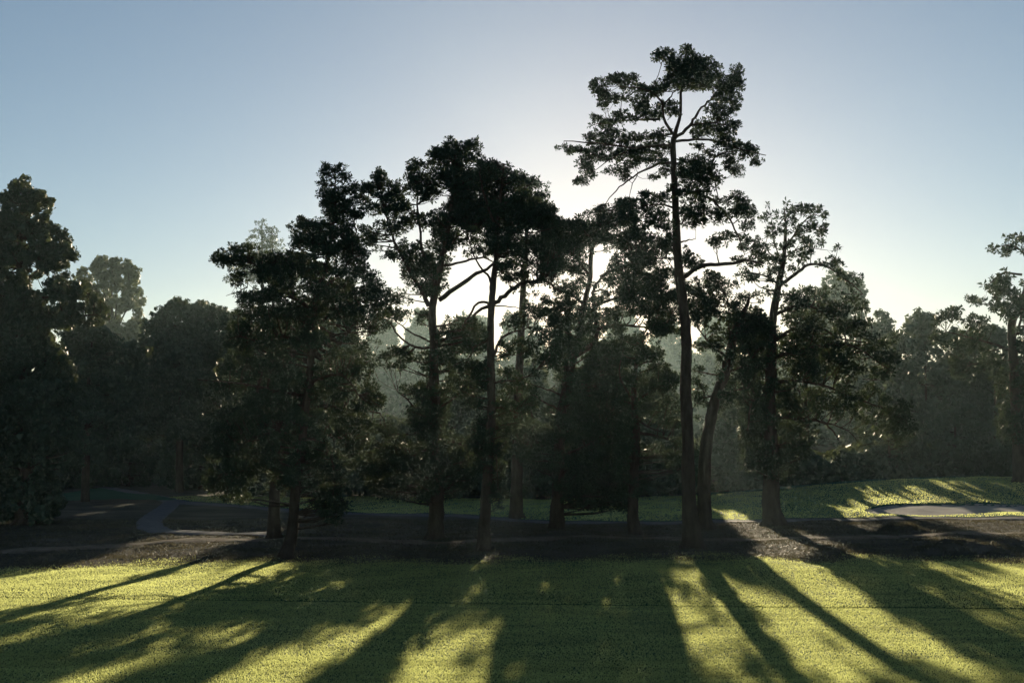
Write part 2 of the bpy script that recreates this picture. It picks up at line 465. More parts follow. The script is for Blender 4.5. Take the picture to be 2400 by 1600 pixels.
def ray_m(px_w, D):                                  # pixel size to metres at distance D
    return px_w * D / F_PX
def make_tree(name, label, cat, D, trunk, limbs=(), polys=(), pads=(), seed=1, mat='needles', style='pine', tuft=6.6, cards=15, wfac=0.24,
              group=None, holes=(), base=None, detail=True, bark='bark', dens=2.3, flare=1.15, sub=True, grow=8.0):
    r = np.random.default_rng(seed)
    k = D / F_PX
    b = at(trunk[0][0], trunk[0][1], D)
    bz = float(terrain(b[0], b[1])) if base is None else base
    root = bpy.data.objects.new(name, None)
    root.empty_display_size = 0.5
    root.location = (b[0], b[1], bz)
    C.objects.link(root)
    tag(root, label, cat, group)
    org = np.array((b[0], b[1], bz))
    # trunk
    tp = np.array([at(p[0], p[1], D) for p in trunk])
    dd = np.cumsum(r.normal(0, 0.18, len(tp))); dd -= dd[0]
    tp[:, 1] += dd
    tr = np.array([p[2] * 0.46 * k for p in trunk])
    tp[0, 2] = bz
    line = smooth_line(tp, 5)
    rad = np.interp(np.linspace(0, 1, len(line)), np.linspace(0, 1, len(tr)), tr)
    h = line[:, 2] - bz
    rad = rad * (1 + (flare - 1) * np.exp(-np.maximum(h, 0) / (1.6 * tr[0] + 0.1)))
    line2 = np.vstack((line[0] - (0, 0, 0.35), line))
    rad2 = np.concatenate(([rad[0] * 1.15], rad))
    parts_trunk = [tube(line2 - org, rad2, 12, 0.05, seed)]
    if detail:                                       # root buttresses
        for q in range(5):
            a = r.uniform(0, 2 * np.pi)
            R0 = rad[0] * r.uniform(1.1, 1.35)
            p0 = line[0] + np.array((0, 0, rad[0] * 0.9)) + 0.3 * rad[0] * np.array((math.cos(a), math.sin(a), 0))
            p2 = line[0] + R0 * np.array((math.cos(a), math.sin(a), -0.15))
            parts_trunk.append(tube(np.array((p0, (p0 + p2) / 2 - (0, 0, 0.12 * R0), p2)) - org, [rad[0] * 0.45, rad[0] * 0.38, rad[0] * 0.16], 6))
    skel = [(line, rad, None)]
    limb_lines = []
    for lb in limbs:
        pts, w0, w1 = lb[0], lb[1], lb[2]
        de = lb[3] if len(lb) > 3 else r.uniform(-1.6, 1.6)
        P = np.array([at(p[0], p[1], D) for p in pts])
        P[:, 1] += de * np.linspace(0, 1, len(P)) ** 1.2
        # root the limb on the trunk's own depth
        i0 = np.argmin(np.linalg.norm((line - P[0])[:, [0, 2]], axis=1))
        P[:, 1] += (line[i0, 1] - D) * np.linspace(1, 0.4, len(P))
        L = smooth_line(P, 4)
        L[1:-1] += r.normal(0, 0.02, (len(L) - 2, 3))
        R = np.linspace(w0, w1, len(L)) * 0.5 * k
        limb_lines.append([L, R, [tube(L - org, R, 6, 0.04, seed + 3)]])
        skel.append((L, R, len(limb_lines) - 1))
    # pads: (px, py, rx, ry, depth)
    allp = []
    for p in pads:
        dep = p[4] if len(p) > 4 else r.uniform(-1, 1) * 1.7
        allp.append((p[0], p[1], p[2], p[3], dep, None, 1.0))
    for pl in polys:
        poly, cov, pr = pl[0], pl[1], pl[2]
        A = np.asarray(poly, float)
        cen = A.mean(0)
        A = cen + (A - cen) * (1 + grow / np.linalg.norm(A - cen, axis=1).mean())
        poly = A
        hw = (A[:, 0].max() - A[:, 0].min()) * 0.5 * k
        dep = pl[3] if len(pl) > 3 else min(3.2, 0.75 * hw)
        n = max(1, int((1.6 if cov > 1.85 else 1.4) * cov * area(poly) / (math.pi * pr * pr * 0.55)))
        X_, Y_ = r.uniform(A[:, 0].min(), A[:, 0].max(), 8 * n + 20), r.uniform(A[:, 1].min(), A[:, 1].max(), 8 * n + 20)
        ok = in_poly(poly, X_, Y_)
        for x, y in list(zip(X_[ok], Y_[ok]))[:n]:
            s = pr * r.uniform(0.65, 1.35)
            allp.append((x, y, s, s * (r.uniform(0.45, 0.7) if style == 'pine' else r.uniform(0.7, 1.0)), r.uniform(-dep, dep), poly, 1.0))
    cent, trad = [], []
    SP_ = np.vstack([s[0] for s in skel])
    SR_ = np.concatenate([s[1] for s in skel])
    SI_ = np.concatenate([np.full(len(s[0]), -1 if s[2] is None else s[2]) for s in skel])
    own = []
    for (x, y, rx, ry, dep, poly, q) in allp:
        n = max(3, int(dens * rx * ry / (tuft * tuft) * r.uniform(0.8, 1.2)))
        u = r.normal(0, 0.55, (n, 2))
        ln = np.linalg.norm(u, axis=1)
        u = u / np.maximum(1, ln)[:, None]
        tx, ty = x + u[:, 0] * rx, y + u[:, 1] * ry - 0.12 * ry * (1 - u[:, 0] ** 2)
        td = dep + r.normal(0, 0.42, n) * rx * k
        m = np.ones(n, bool)
        if poly is not None:
            m &= in_poly(poly, tx + r.normal(0, 4.0, n), ty + r.normal(0, 4.0, n))
        for hl in holes:
            m &= ~in_poly(hl, tx, ty)
        if not m.any():
            continue
        tx, ty, td = tx[m], ty[m], td[m]
        rr = (tx - 1200) / F_PX
        vv = (800 - ty) / F_PX
        Y = D + td
        sc = Y / (CP - SP * vv)
        W = np.column_stack((rr * sc, Y, CAM_H + (SP + CP * vv) * sc))
        W = W[W[:, 2] > bz + 0.12]
        if len(W) == 0:
            continue
        cent.append(W)
        trad.append(tuft * 1.25 * k * r.uniform(0.7, 1.3, len(W)))
        if not sub:
            continue
        # branch from the skeleton to the pad
        pc = W.mean(0)
        dv = SP_ - pc
        dist = np.linalg.norm(dv * (1, 0.8, 1.0), axis=1) + np.maximum(dv[:, 2] + 0.15, 0) * 1.2
        i = int(np.argmin(dist))
        a0 = SP_[i]
        Lg = np.linalg.norm(pc - a0)
        if Lg < 0.25:
            continue
        mid = (a0 + pc) / 2 + np.array((r.normal(0, 0.06), r.normal(0, 0.06), -0.10 * r.uniform(-0.3, 1))) * Lg
        T = smooth_line([a0, mid, pc], 2)
        r0 = min(SR_[i] * 0.6, 0.018 + 0.016 * Lg)
        R = np.linspace(r0, max(0.008, 0.25 * r0), len(T))
        pieces = [tube(T - org, R, 4 if detail else 3)] if detail or r.random() < 0.4 else []
        if not pieces:
            continue
        for w in W[r.permutation(len(W))[:max(2, len(W) // 5)]] if detail else ():
            j = r.integers(len(T) // 2, len(T))
            pieces.append(tube(np.array((T[j], (T[j] + w) / 2 + r.normal(0, 0.04, 3), w)) - org, [R[j] * 0.6, 0.010, 0.006], 3))
        own.append((int(SI_[i]), Lg, pieces))
    tk = join(parts_trunk)
    mesh_obj('trunk', tk[0], tk[1], M[bark], root, True)
    spare = []
    for idx, Lg, pieces in own:
        if idx >= 0 and Lg < 1.6:
            limb_lines[idx][2].extend(pieces)
        elif detail and Lg > 1.3:
            vv_, ff_ = join(pieces)
            mesh_obj('branch', vv_, ff_, M[bark], root, True)
        else:
            spare.extend(pieces)
    for L, R, pieces in limb_lines:
        vv_, ff_ = join(pieces)
        mesh_obj('limb', vv_, ff_, M[bark], root, True)
    if spare:
        vv_, ff_ = join(spare)
        tag(mesh_obj('twig', vv_, ff_, M[bark], root, True), kind='stuff')
    if cent:
        cv, cf = leaf_cloud(np.vstack(cent) - org, np.concatenate(trad), cards, r, style, wfac)
        mesh_obj('crown', cv, cf, M[mat], root)
    return root
def DG(px, py): return float(on_ground(px, py)[1])
PINE = 'pine tree'
# --- front left pine with the ragged tower top
make_tree('pine_tree', 'leaning full-skirted pine at the left front with a ragged tower top', PINE, DG(668, 1308),
    [(668, 1308, 34), (683, 1240, 28), (693, 1144, 25), (702, 1068, 23), (714, 953, 20), (724, 888, 18), (730, 819, 17), (740, 733, 15), (746, 690, 13), (768, 618, 10), (782, 503, 7), (785, 420, 3)],
    [(Z(2, [(890, 1000), (760, 900), (620, 800), (480, 680), (330, 670)]), 9, 3), (Z(2, [(905, 880), (1000, 800), (1080, 700), (1130, 560), (1110, 420)]), 8, 3),
     (Z(2, [(880, 1100), (1050, 960), (1200, 920), (1340, 940)]), 8, 3), (Z(2, [(870, 1200), (700, 1150), (560, 1180), (440, 1150)]), 8, 3),
     (Z(7, [(830, 330), (650, 300), (450, 260), (220, 245)]), 8, 3), (Z(7, [(835, 260), (960, 210), (1080, 220), (1160, 330)]), 7, 3),
     (Z(7, [(800, 560), (600, 560), (420, 640), (330, 800)]), 8, 3), (Z(7, [(805, 600), (930, 620), (1000, 760), (1010, 900)]), 7, 2),
     (Z(7, [(815, 450), (900, 470), (940, 520)]), 6, 2), (Z(2, [(860, 1260), (960, 1180), (1100, 1130), (1230, 1160)]), 6, 2),
     (Z(2, [(480, 850), (400, 880), (335, 895)]), 3, 1)],
    [(Z(2, [(905, 220), (940, 110), (1000, 130), (1050, 95), (1085, 180), (1055, 240), (1050, 330), (1060, 460), (980, 450), (925, 320)]), 1.9, 17),
     (Z(2, [(1060, 260), (1110, 225), (1165, 245), (1150, 300), (1110, 330), (1060, 320)]), 1.7, 14),
     (Z(2, [(1050, 330), (1110, 345), (1170, 390), (1165, 450), (1110, 500), (1150, 560), (1210, 650), (1200, 690), (1250, 740), (1305, 800), (1220, 850), (1170, 790), (1080, 700), (1060, 600), (1050, 470)]), 2.2, 20),
     (Z(2, [(740, 470), (800, 430), (860, 450), (900, 440), (960, 460), (1060, 480), (1080, 640), (1000, 640), (900, 625), (800, 600), (740, 645), (715, 610), (780, 565), (730, 535)]), 2.3, 20),
     (Z(2, [(280, 660), (330, 640), (400, 605), (470, 600), (540, 640), (640, 640), (700, 670), (770, 690), (760, 770), (650, 770), (520, 745), (480, 770), (440, 850), (390, 800), (370, 740), (300, 700)]), 2.4, 20),
     (Z(2, [(720, 660), (1000, 610), (1090, 780), (1200, 810), (1300, 870), (1380, 960), (1340, 1060), (1250, 1080), (1150, 1050), (1000, 1150), (850, 1240), (600, 1260), (470, 1310), (450, 1260), (540, 1150), (560, 1050), (410, 1040), (380, 1010), (480, 960), (410, 910), (430, 870), (520, 850), (560, 760)]), 1.75, 26),
     (Z(2, [(380, 1060), (520, 1040), (520, 1130), (430, 1230), (345, 1180), (370, 1100)]), 1.5, 17),
     (Z(7, [(165, 240), (260, 230), (290, 190), (340, 155), (390, 170), (450, 115), (600, 90), (760, 110), (820, 300), (820, 480), (600, 470), (420, 420), (300, 400), (230, 300)]), 1.4, 22),
     (Z(7, [(240, 430), (320, 390), (480, 420), (700, 430), (960, 450), (960, 560), (830, 640), (850, 800), (740, 900), (640, 880), (560, 800), (500, 900), (475, 990), (420, 975), (300, 960), (230, 880), (240, 800), (230, 680), (300, 580), (250, 540)]), 1.7, 24),
     (Z(7, [(830, 640), (960, 640), (1060, 740), (1075, 850), (1040, 900), (1050, 930), (960, 960), (860, 940), (820, 800)]), 1.2, 16),
     (Z(7, [(830, 960), (900, 920), (1040, 900), (1030, 970), (1105, 1030), (1060, 1060), (1010, 1120), (960, 1090), (870, 1060), (860, 1000)]), 1.5, 15),
     (Z(7, [(900, 150), (1000, 60), (1130, 70), (1180, 150), (1120, 220), (960, 330), (860, 330), (840, 250)]), 1.3, 18),
     (Z(7, [(1180, 280), (1230, 255), (1300, 340), (1290, 400), (1220, 390)]), 1.7, 13)],
    seed=21)
# --- pine just behind it
make_tree('pine_tree', 'paler hazy pine right behind the leaning front left pine', PINE, DG(642, 1262),
    [(642, 1262, 34), (645, 1200, 29), (652, 1120, 26), (680, 1000, 22), (730, 900, 18), (790, 820, 14), (830, 760, 8), (850, 720, 4)],
    [(Z(7, [(760, 430), (950, 400), (1120, 420), (1290, 440)]), 8, 3), (Z(7, [(860, 250), (1000, 180), (1150, 140)]), 7, 3), (Z(7, [(700, 600), (900, 560), (1050, 600), (1090, 700)]), 7, 3)],
    [(Z(7, [(1000, 300), (1060, 150), (1200, 60), (1260, 150), (1240, 260), (1310, 380), (1360, 480), (1320, 560), (1200, 600), (1130, 780), (1080, 740), (1040, 600), (960, 520)]), 1.15, 20),
     (Z(7, [(600, 830), (660, 820), (700, 900), (650, 960), (600, 920)]), 1.2, 12),
     ([(560, 700), (640, 640), (740, 620), (820, 680), (850, 760), (830, 900), (780, 1000), (660, 1040), (560, 1000), (530, 880), (540, 780)], 0.8, 22),  # hidden crown mass added to break the sunlight into shafts
     (Z(2, [(1100, 1080), (1250, 1040), (1330, 1090), (1280, 1180), (1200, 1250), (1130, 1220)]), 0.9, 18)],
    seed=22)
# --- second group tree with the left spires
make_tree('pine_tree', 'broad dark pine with two pointed spires left of the thin trunk', PINE, DG(1020, 1262),
    [(1020, 1262, 40), (1023, 1183, 36), (1022, 1030, 31), (1018, 870, 24), (1018, 813, 21), (1015, 740, 20), (1019, 702, 19), (1034, 625, 16), (1046, 568, 14), (1057, 491, 11), (1064, 420, 7), (1068, 350, 3)],
    [(Z(3, [(410, 1100), (370, 1010), (290, 880), (200, 700), (150, 560), (110, 380)]), 11, 3), (Z(3, [(470, 1060), (600, 970), (700, 900), (780, 855), (860, 760)]), 12, 5),
     (Z(3, [(440, 1340), (350, 1350), (240, 1290), (170, 1200), (90, 1120)]), 7, 2), (Z(3, [(430, 1320), (300, 1260), (220, 1200)]), 5, 2),
     (Z(3, [(500, 850), (600, 820), (720, 780), (790, 790)]), 7, 3), (Z(3, [(510, 760), (580, 680), (660, 640)]), 6, 2), (Z(3, [(450, 1000), (380, 800), (350, 600), (330, 350)]), 9, 3),
     (Z(8, [(440, 150), (350, 400), (260, 350), (190, 290)]), 7, 2), (Z(8, [(450, 480), (300, 570), (180, 560)]), 6, 2), (Z(8, [(450, 420), (560, 350), (650, 260)]), 6, 2),
     (Z(8, [(450, 600), (620, 640), (700, 760)]), 7, 3), (Z(8, [(445, 640), (300, 700), (130, 760)]), 7, 3)],
    [(Z(3, [(-50, 350), (50, 360), (100, 240), (150, 340), (210, 325), (250, 420), (270, 480), (200, 520), (110, 500), (20, 470)]), 2.2, 18),
     (Z(3, [(20, 470), (130, 480), (270, 480), (420, 500), (520, 520), (510, 600), (340, 590), (270, 640), (180, 650), (90, 580)]), 1.7, 19),
     (Z(3, [(285, 245), (330, 180), (375, 245), (430, 270), (450, 330), (500, 340), (450, 430), (360, 425), (280, 390)]), 2.2, 17),
     (Z(3, [(-20, 600), (60, 620), (170, 660), (230, 760), (170, 780), (60, 740), (0, 700)]), 1.2, 17),
     (Z(3, [(170, 650), (330, 690), (380, 740), (470, 820), (510, 700), (560, 600), (500, 900), (470, 990), (400, 1010), (290, 960), (240, 880), (240, 800)]), 2.0, 20),
     (Z(3, [(430, 130), (500, 140), (530, 80), (580, 100), (650, 95), (680, 75), (712, 160), (730, 215), (700, 330), (640, 420), (560, 420), (500, 340), (430, 260), (410, 190)]), 2.6, 20),
     (Z(3, [(500, 480), (640, 420), (760, 450), (800, 600), (700, 610), (640, 620), (540, 600)]), 2.6, 22),
     (Z(3, [(560, 400), (700, 300), (840, 300), (900, 480), (860, 620), (700, 600), (560, 520)]), 2.2, 22),
     (Z(3, [(420, 620), (540, 600), (560, 720), (500, 860), (420, 800)]), 2.0, 18),
     (Z(3, [(540, 620), (650, 600), (790, 660), (780, 780), (680, 790), (560, 830), (510, 760)]), 0.8, 18),
     (Z(3, [(340, 1390), (450, 1330), (480, 1200), (560, 1160), (620, 1190), (740, 1230), (720, 1330), (620, 1400), (500, 1480), (400, 1500)]), 1.8, 20),
     (Z(3, [(60, 1420), (200, 1350), (290, 1380), (280, 1440), (200, 1475), (110, 1450)]), 1.8, 16),
     (Z(3, [(160, 990), (250, 1000), (280, 1150), (200, 1160), (120, 1120)]), 1.2, 16), (Z(3, [(330, 1130), (400, 1110), (420, 1180), (350, 1200)]), 1.3, 13),
     (Z(8, [(190, 290), (330, 260), (480, 180), (560, 150), (720, 200), (740, 300), (640, 350), (540, 330), (440, 330), (360, 390), (250, 370)]), 1.3, 20),
     (Z(8, [(120, 560), (200, 550), (260, 590), (200, 620), (140, 600)]), 1.8, 12),
     (Z(8, [(280, 430), (360, 390), (480, 320), (560, 420), (500, 560), (620, 600), (700, 700), (720, 860), (620, 900), (500, 960), (350, 960), (120, 930), (40, 850), (20, 720), (160, 640), (310, 540)]), 2.1, 26)],
    seed=23)
# --- thin straight trunk
make_tree('pine_tree', 'slim straight pine between the spired pine and the dark double-stemmed pine', PINE, DG(1135, 1290),
    [(1133, 1292, 34), (1138, 1183, 27), (1149, 1030, 24), (1152, 915, 21), (1150, 800, 18), (1152, 721, 17), (1156, 664, 16), (1164, 606, 14), (1166, 530, 11), (1175, 453, 8), (1182, 390, 4)],
    [(Z(3, [(790, 1090), (870, 1030), (960, 960), (1050, 930), (1130, 930), (1220, 1000)]), 12, 4), (Z(3, [(780, 1090), (710, 1120), (650, 1180), (600, 1240)]), 9, 3),
     (Z(3, [(800, 1400), (850, 1290), (940, 1240), (1050, 1210)]), 8, 2), (Z(3, [(795, 1090), (900, 1092), (1010, 1097)]), 4, 1), (Z(3, [(790, 1400), (880, 1395), (960, 1400)]), 4, 1),
     (Z(3, [(775, 1080), (710, 1080), (640, 1200), (620, 1240)]), 7, 3), (Z(3, [(820, 760), (920, 650), (1040, 560), (1120, 520)]), 9, 3), (Z(3, [(825, 620), (760, 480), (720, 320)]), 8, 3),
     (Z(3, [(840, 500), (950, 420), (1040, 380)]), 7, 2), (Z(3, [(800, 980), (760, 900), (700, 820), (640, 640)]), 7, 2), (Z(3, [(785, 1300), (700, 1340), (650, 1410)]), 5, 2),
     (Z(8, [(785, 240), (850, 260), (880, 250)]), 4, 2), (Z(8, [(790, 300), (820, 250), (960, 240), (1060, 180)]), 5, 2), (Z(8, [(790, 400), (900, 420), (1000, 440)]), 5, 2), (Z(8, [(770, 640), (820, 700), (830, 900)]), 4, 2)],
    [(Z(3, [(700, 330), (735, 210), (800, 215), (850, 205), (845, 270), (900, 235), (918, 290), (950, 330), (1040, 400), (1100, 480), (1060, 560), (900, 560), (760, 450)]), 2.6, 22),
     (Z(3, [(780, 480), (900, 540), (1060, 520), (1100, 480), (1150, 490), (1190, 560), (1230, 600), (1230, 700), (1240, 800), (1170, 900), (1000, 860), (900, 900), (820, 820), (790, 700)]), 2.2, 24),
     (Z(3, [(640, 590), (790, 640), (800, 780), (740, 760), (690, 690)]), 0.9, 16),
     (Z(3, [(860, 880), (1000, 880), (1150, 900), (1120, 960), (1040, 1000), (1000, 1080), (960, 1000), (880, 960)]), 0.9, 17),
     (Z(3, [(1000, 1040), (1100, 1020), (1150, 1100), (1130, 1180), (1010, 1170)]), 1.3, 16),
     (Z(3, [(880, 1120), (1000, 1180), (1200, 1200), (1220, 1400), (1180, 1560), (1000, 1540), (860, 1500), (850, 1330)]), 0.8, 18),
     (Z(3, [(600, 1180), (700, 1180), (760, 1250), (700, 1330), (640, 1300)]), 1.4, 16), (Z(3, [(640, 1330), (770, 1300), (770, 1560), (680, 1560), (600, 1450)]), 1.1, 18),
     (Z(8, [(560, 150), (760, 100), (760, 400), (680, 420), (600, 360), (560, 250)]), 1.0, 18),
     (Z(8, [(820, 280), (900, 250), (1000, 240), (1060, 320), (1050, 420), (980, 440), (880, 430), (800, 420)]), 1.2, 18),
     (Z(8, [(640, 540), (720, 480), (900, 430), (980, 520), (900, 560), (860, 640), (780, 760), (700, 760), (650, 660)]), 1.7, 18),
     (Z(8, [(795, 640), (870, 630), (890, 760), (830, 820), (775, 800)]), 1.6, 14), (Z(8, [(790, 870), (850, 840), (888, 940), (840, 1005), (775, 980)]), 1.7, 13)],
    seed=24)
# --- hazy lit pine top behind
make_tree('pine_tree', 'pale hazy pine whose rounded top peeks out behind the dark crowns', PINE, 74,
    [(1210, 1220, 34), (1212, 1100, 28), (1216, 900, 22), (1225, 700, 16), (1235, 540, 9), (1245, 440, 4)],
    [(Z(3, [(960, 620), (1020, 480), (1060, 400)]), 8, 3)],
    [(Z(3, [(930, 310), (985, 272), (1050, 320), (1132, 355), (1115, 440), (1080, 500), (1000, 470)]), 2.0, 17),
     (Z(3, [(940, 480), (1080, 500), (1160, 620), (1100, 740), (960, 700)]), 1.2, 20), (Z(8, [(840, 520), (1000, 460), (1100, 560), (1060, 700), (900, 690)]), 1.2, 20)],
    seed=25)
# --- dark double-stemmed pine in front of the sun
make_tree('pine_tree', 'double-stemmed pine with a dense black crown hiding the sun', PINE, DG(1305, 1240),
    [(1305, 1240, 36), (1307, 1144, 30), (1313, 991, 25), (1325, 915, 20), (1340, 862, 17), (1357, 775, 15), (1373, 699, 13), (1384, 649, 11), (1386, 600, 11), (1400, 530, 7), (1420, 490, 3)],
    [(Z(5, [(60, 1210), (70, 1080), (95, 920), (90, 760), (100, 640), (60, 560)]), 13, 3), (Z(5, [(130, 1000), (230, 930), (262, 850), (250, 700), (242, 600), (275, 530), (380, 420)]), 15, 4),
     (Z(5, [(180, 690), (120, 640), (40, 590), (-30, 540)]), 6, 2), (Z(5, [(255, 690), (340, 660), (400, 640), (520, 640)]), 8, 3), (Z(5, [(150, 860), (220, 790), (290, 760)]), 5, 2),
     (Z(5, [(215, 520), (150, 420), (80, 330), (30, 250)]), 7, 2), (Z(5, [(280, 520), (400, 460), (560, 420), (680, 400)]), 9, 3), (Z(5, [(240, 610), (300, 590), (360, 610)]), 5, 2),
     (Z(5, [(260, 840), (400, 810), (560, 820), (700, 790)]), 8, 3), (Z(8, [(1220, 330), (1130, 290), (1000, 240)]), 5, 1), (Z(8, [(1215, 420), (1120, 380), (1040, 330)]), 5, 2),
     (Z(8, [(1205, 600), (1100, 640), (980, 620)]), 6, 2), (Z(5, [(120, 1060), (180, 1020), (260, 1010)]), 5, 2), (Z(9, [(30, 700), (180, 640), (300, 560)]), 7, 2), (Z(9, [(20, 850), (160, 860), (330, 800)]), 7, 2)],
    [(Z(5, [(-90, 200), (-40, 150), (10, 170), (80, 150), (150, 160), (230, 115), (290, 110), (300, 290), (200, 320), (100, 330), (0, 330), (-80, 300)]), 2.7, 22),
     (Z(5, [(290, 110), (400, 70), (485, 60), (500, 100), (520, 200), (560, 270), (540, 380), (440, 330), (320, 290)]), 2.6, 22),
     (Z(5, [(520, 260), (650, 300), (735, 340), (770, 480), (790, 570), (860, 600), (960, 660), (960, 740), (860, 800), (780, 850), (650, 870), (540, 810), (430, 770), (390, 660), (440, 560), (500, 420)]), 2.3, 26),
     (Z(5, [(-60, 300), (0, 330), (100, 330), (230, 330), (180, 420), (200, 520), (120, 540), (20, 520), (-60, 470)]), 1.9, 18),
     (Z(5, [(310, 330), (440, 350), (500, 400), (430, 540), (390, 640), (300, 560), (330, 450)]), 1.4, 17),
     (Z(5, [(-60, 500), (60, 540), (150, 620), (100, 760), (-20, 800), (-100, 640)]), 0.9, 16),
     (Z(5, [(-40, 780), (60, 740), (120, 900), (60, 1100), (-40, 1080)]), 1.2, 17),
     (Z(5, [(100, 620), (240, 560), (300, 700), (280, 860), (180, 960), (100, 900)]), 0.8, 17),
     (Z(5, [(290, 720), (400, 760), (440, 900), (380, 1050), (300, 1000), (270, 850)]), 1.5, 20),
     ([(1330, 930), (1372, 850), (1400, 810), (1440, 840), (1470, 930), (1490, 1040), (1500, 1130), (1470, 1185), (1340, 1185), (1300, 1120), (1290, 1020)], 3.0, 26),
     ([(1300, 700), (1360, 660), (1440, 690), (1480, 780), (1470, 900), (1400, 930), (1320, 930), (1290, 820)], 0.7, 18),
     ([(1200, 1010), (1250, 985), (1290, 960), (1300, 1120), (1250, 1100), (1200, 1060)], 1.6, 20)],
    holes=[Z(5, [(235, 330), (300, 300), (310, 400), (250, 410)])], seed=26)
# --- short leaning pine to the left of the tall one
make_tree('pine_tree', 'low crooked pine with a leaning trunk just left of the tallest pine', PINE, DG(1490, 1252),
    [(1490, 1254, 32), (1484, 1202, 28), (1488, 1106, 24), (1492, 1030, 20), (1489, 960, 17), (1487, 900, 13), (1495, 840, 9), (1512, 790, 4)],
    [(Z(9, [(520, 560), (640, 580), (760, 620)]), 8, 3), (Z(9, [(500, 470), (560, 520), (650, 560)]), 6, 2), (Z(9, [(480, 380), (600, 300), (720, 240)]), 7, 2), (Z(9, [(470, 340), (400, 200), (420, 90)]), 6, 2), (Z(9, [(500, 150), (600, 120), (680, 160)]), 5, 2)],
    [(Z(9, [(370, 50), (480, 40), (660, 100), (700, 170), (690, 230), (600, 200), (520, 150), (440, 150)]), 1.2, 19),
     (Z(9, [(440, 200), (560, 180), (690, 200), (770, 220), (740, 270), (660, 310), (540, 340), (470, 330)]), 1.9, 20),
     (Z(9, [(490, 350), (600, 330), (720, 370), (770, 420), (760, 540), (680, 520), (560, 470), (490, 450)]), 1.3, 19),
     (Z(9, [(540, 600), (640, 590), (780, 600), (790, 790), (720, 810), (640, 690), (560, 740)]), 1.0, 17),
     (Z(5, [(400, 900), (560, 880), (660, 900), (640, 1000), (520, 1060), (420, 1050)]), 1.1, 19),
     (Z(9, [(380, 350), (480, 350), (500, 600), (520, 900), (430, 980), (380, 800)]), 1.8, 22)],
    seed=27)
# --- tallest pine
fpads = [(870, 100, 35, 40), (860, 190, 105, 55), (720, 130, 65, 33), (690, 150, 40, 25), (790, 180, 60, 45), (800, 250, 70, 55), (900, 270, 110, 70), (960, 190, 60, 45), (1030, 230, 50, 40), (1010, 300, 95, 55), (1100, 320, 95, 55), (1150, 240, 45, 45), (1180, 300, 32, 40), (1110, 410, 75, 60), (1050, 460, 70, 45), (870, 320, 80, 35), (900, 200, 60, 40), (1130, 470, 45, 35),
    (300, 310, 38, 32), (340, 360, 55, 42), (400, 280, 58, 32), (450, 290, 65, 35), (530, 270, 38, 33), (520, 325, 70, 33), (620, 350, 85, 40), (700, 345, 55, 35), (380, 400, 55, 38), (460, 390, 45, 24), (740, 310, 48, 38), (350, 430, 30, 25),
    (580, 430, 55, 34), (610, 475, 55, 34), (470, 490, 50, 34), (430, 530, 45, 30), (320, 550, 55, 36), (370, 590, 55, 42), (660, 495, 50, 28), (560, 520, 50, 24), (300, 520, 25, 20), (740, 440, 60, 26), (780, 480, 50, 30),
    (280, 640, 45, 30), (340, 670, 72, 42), (450, 640, 75, 42), (520, 650, 55, 36), (640, 640, 75, 30), (700, 615, 55, 34), (700, 700, 65, 42), (600, 720, 75, 42), (500, 740, 75, 42), (400, 740, 75, 38), (300, 745, 65, 38), (200, 720, 65, 25), (110, 708, 45, 20), (240, 790, 45, 42), (260, 845, 40, 42), (220, 900, 45, 20), (450, 830, 55, 34), (560, 785, 55, 36), (660, 770, 55, 38), (730, 830, 45, 42), (480, 885, 33, 26), (660, 880, 36, 18), (380, 840, 25, 15), (180, 905, 25, 12),
    (990, 570, 75, 42), (1080, 600, 65, 50), (950, 610, 55, 34), (1060, 520, 55, 34), (1140, 560, 45, 26), (1090, 660, 55, 44), (1160, 690, 55, 36), (1220, 730, 60, 34), (1260, 715, 36, 42), (1290, 785, 38, 20), (1140, 790, 45, 46), (1170, 845, 40, 36), (1010, 735, 45, 22), (1100, 740, 40, 20), (930, 690, 45, 20),
    (900, 800, 85, 42), (960, 840, 85, 52), (880, 900, 75, 62), (980, 910, 62, 50), (860, 970, 55, 42), (940, 970, 52, 42), (1040, 890, 36, 26), (950, 1030, 50, 42), (840, 850, 45, 45),
    (1080, 1020, 55, 26), (1170, 1000, 42, 32), (1200, 1040, 46, 36), (1180, 1090, 75, 42), (1240, 1100, 44, 42), (1240, 1170, 42, 34), (1060, 1120, 55, 42), (950, 1100, 55, 42), (880, 1080, 55, 52), (900, 1150, 70, 34), (1050, 1270, 55, 33), (1130, 1240, 52, 24), (1220, 1280, 42, 42), (1300, 1310, 52, 50), (1290, 1380, 52, 42), (1180, 1390, 40, 25),
    (650, 1010, 65, 36), (590, 1050, 55, 42), (640, 1095, 55, 34), (700, 1100, 52, 34), (740, 1180, 44, 52), (660, 1160, 52, 42), (620, 990, 40, 26), (730, 1010, 40, 28), (760, 950, 30, 25), (880, 1390, 50, 42), (920, 1410, 38, 34), (750, 1260, 36, 30), (850, 1350, 34, 34)]
fp = [(x, y, a / 2.33, b / 2.33) for (x, y, a, b) in Z(4, fpads)]
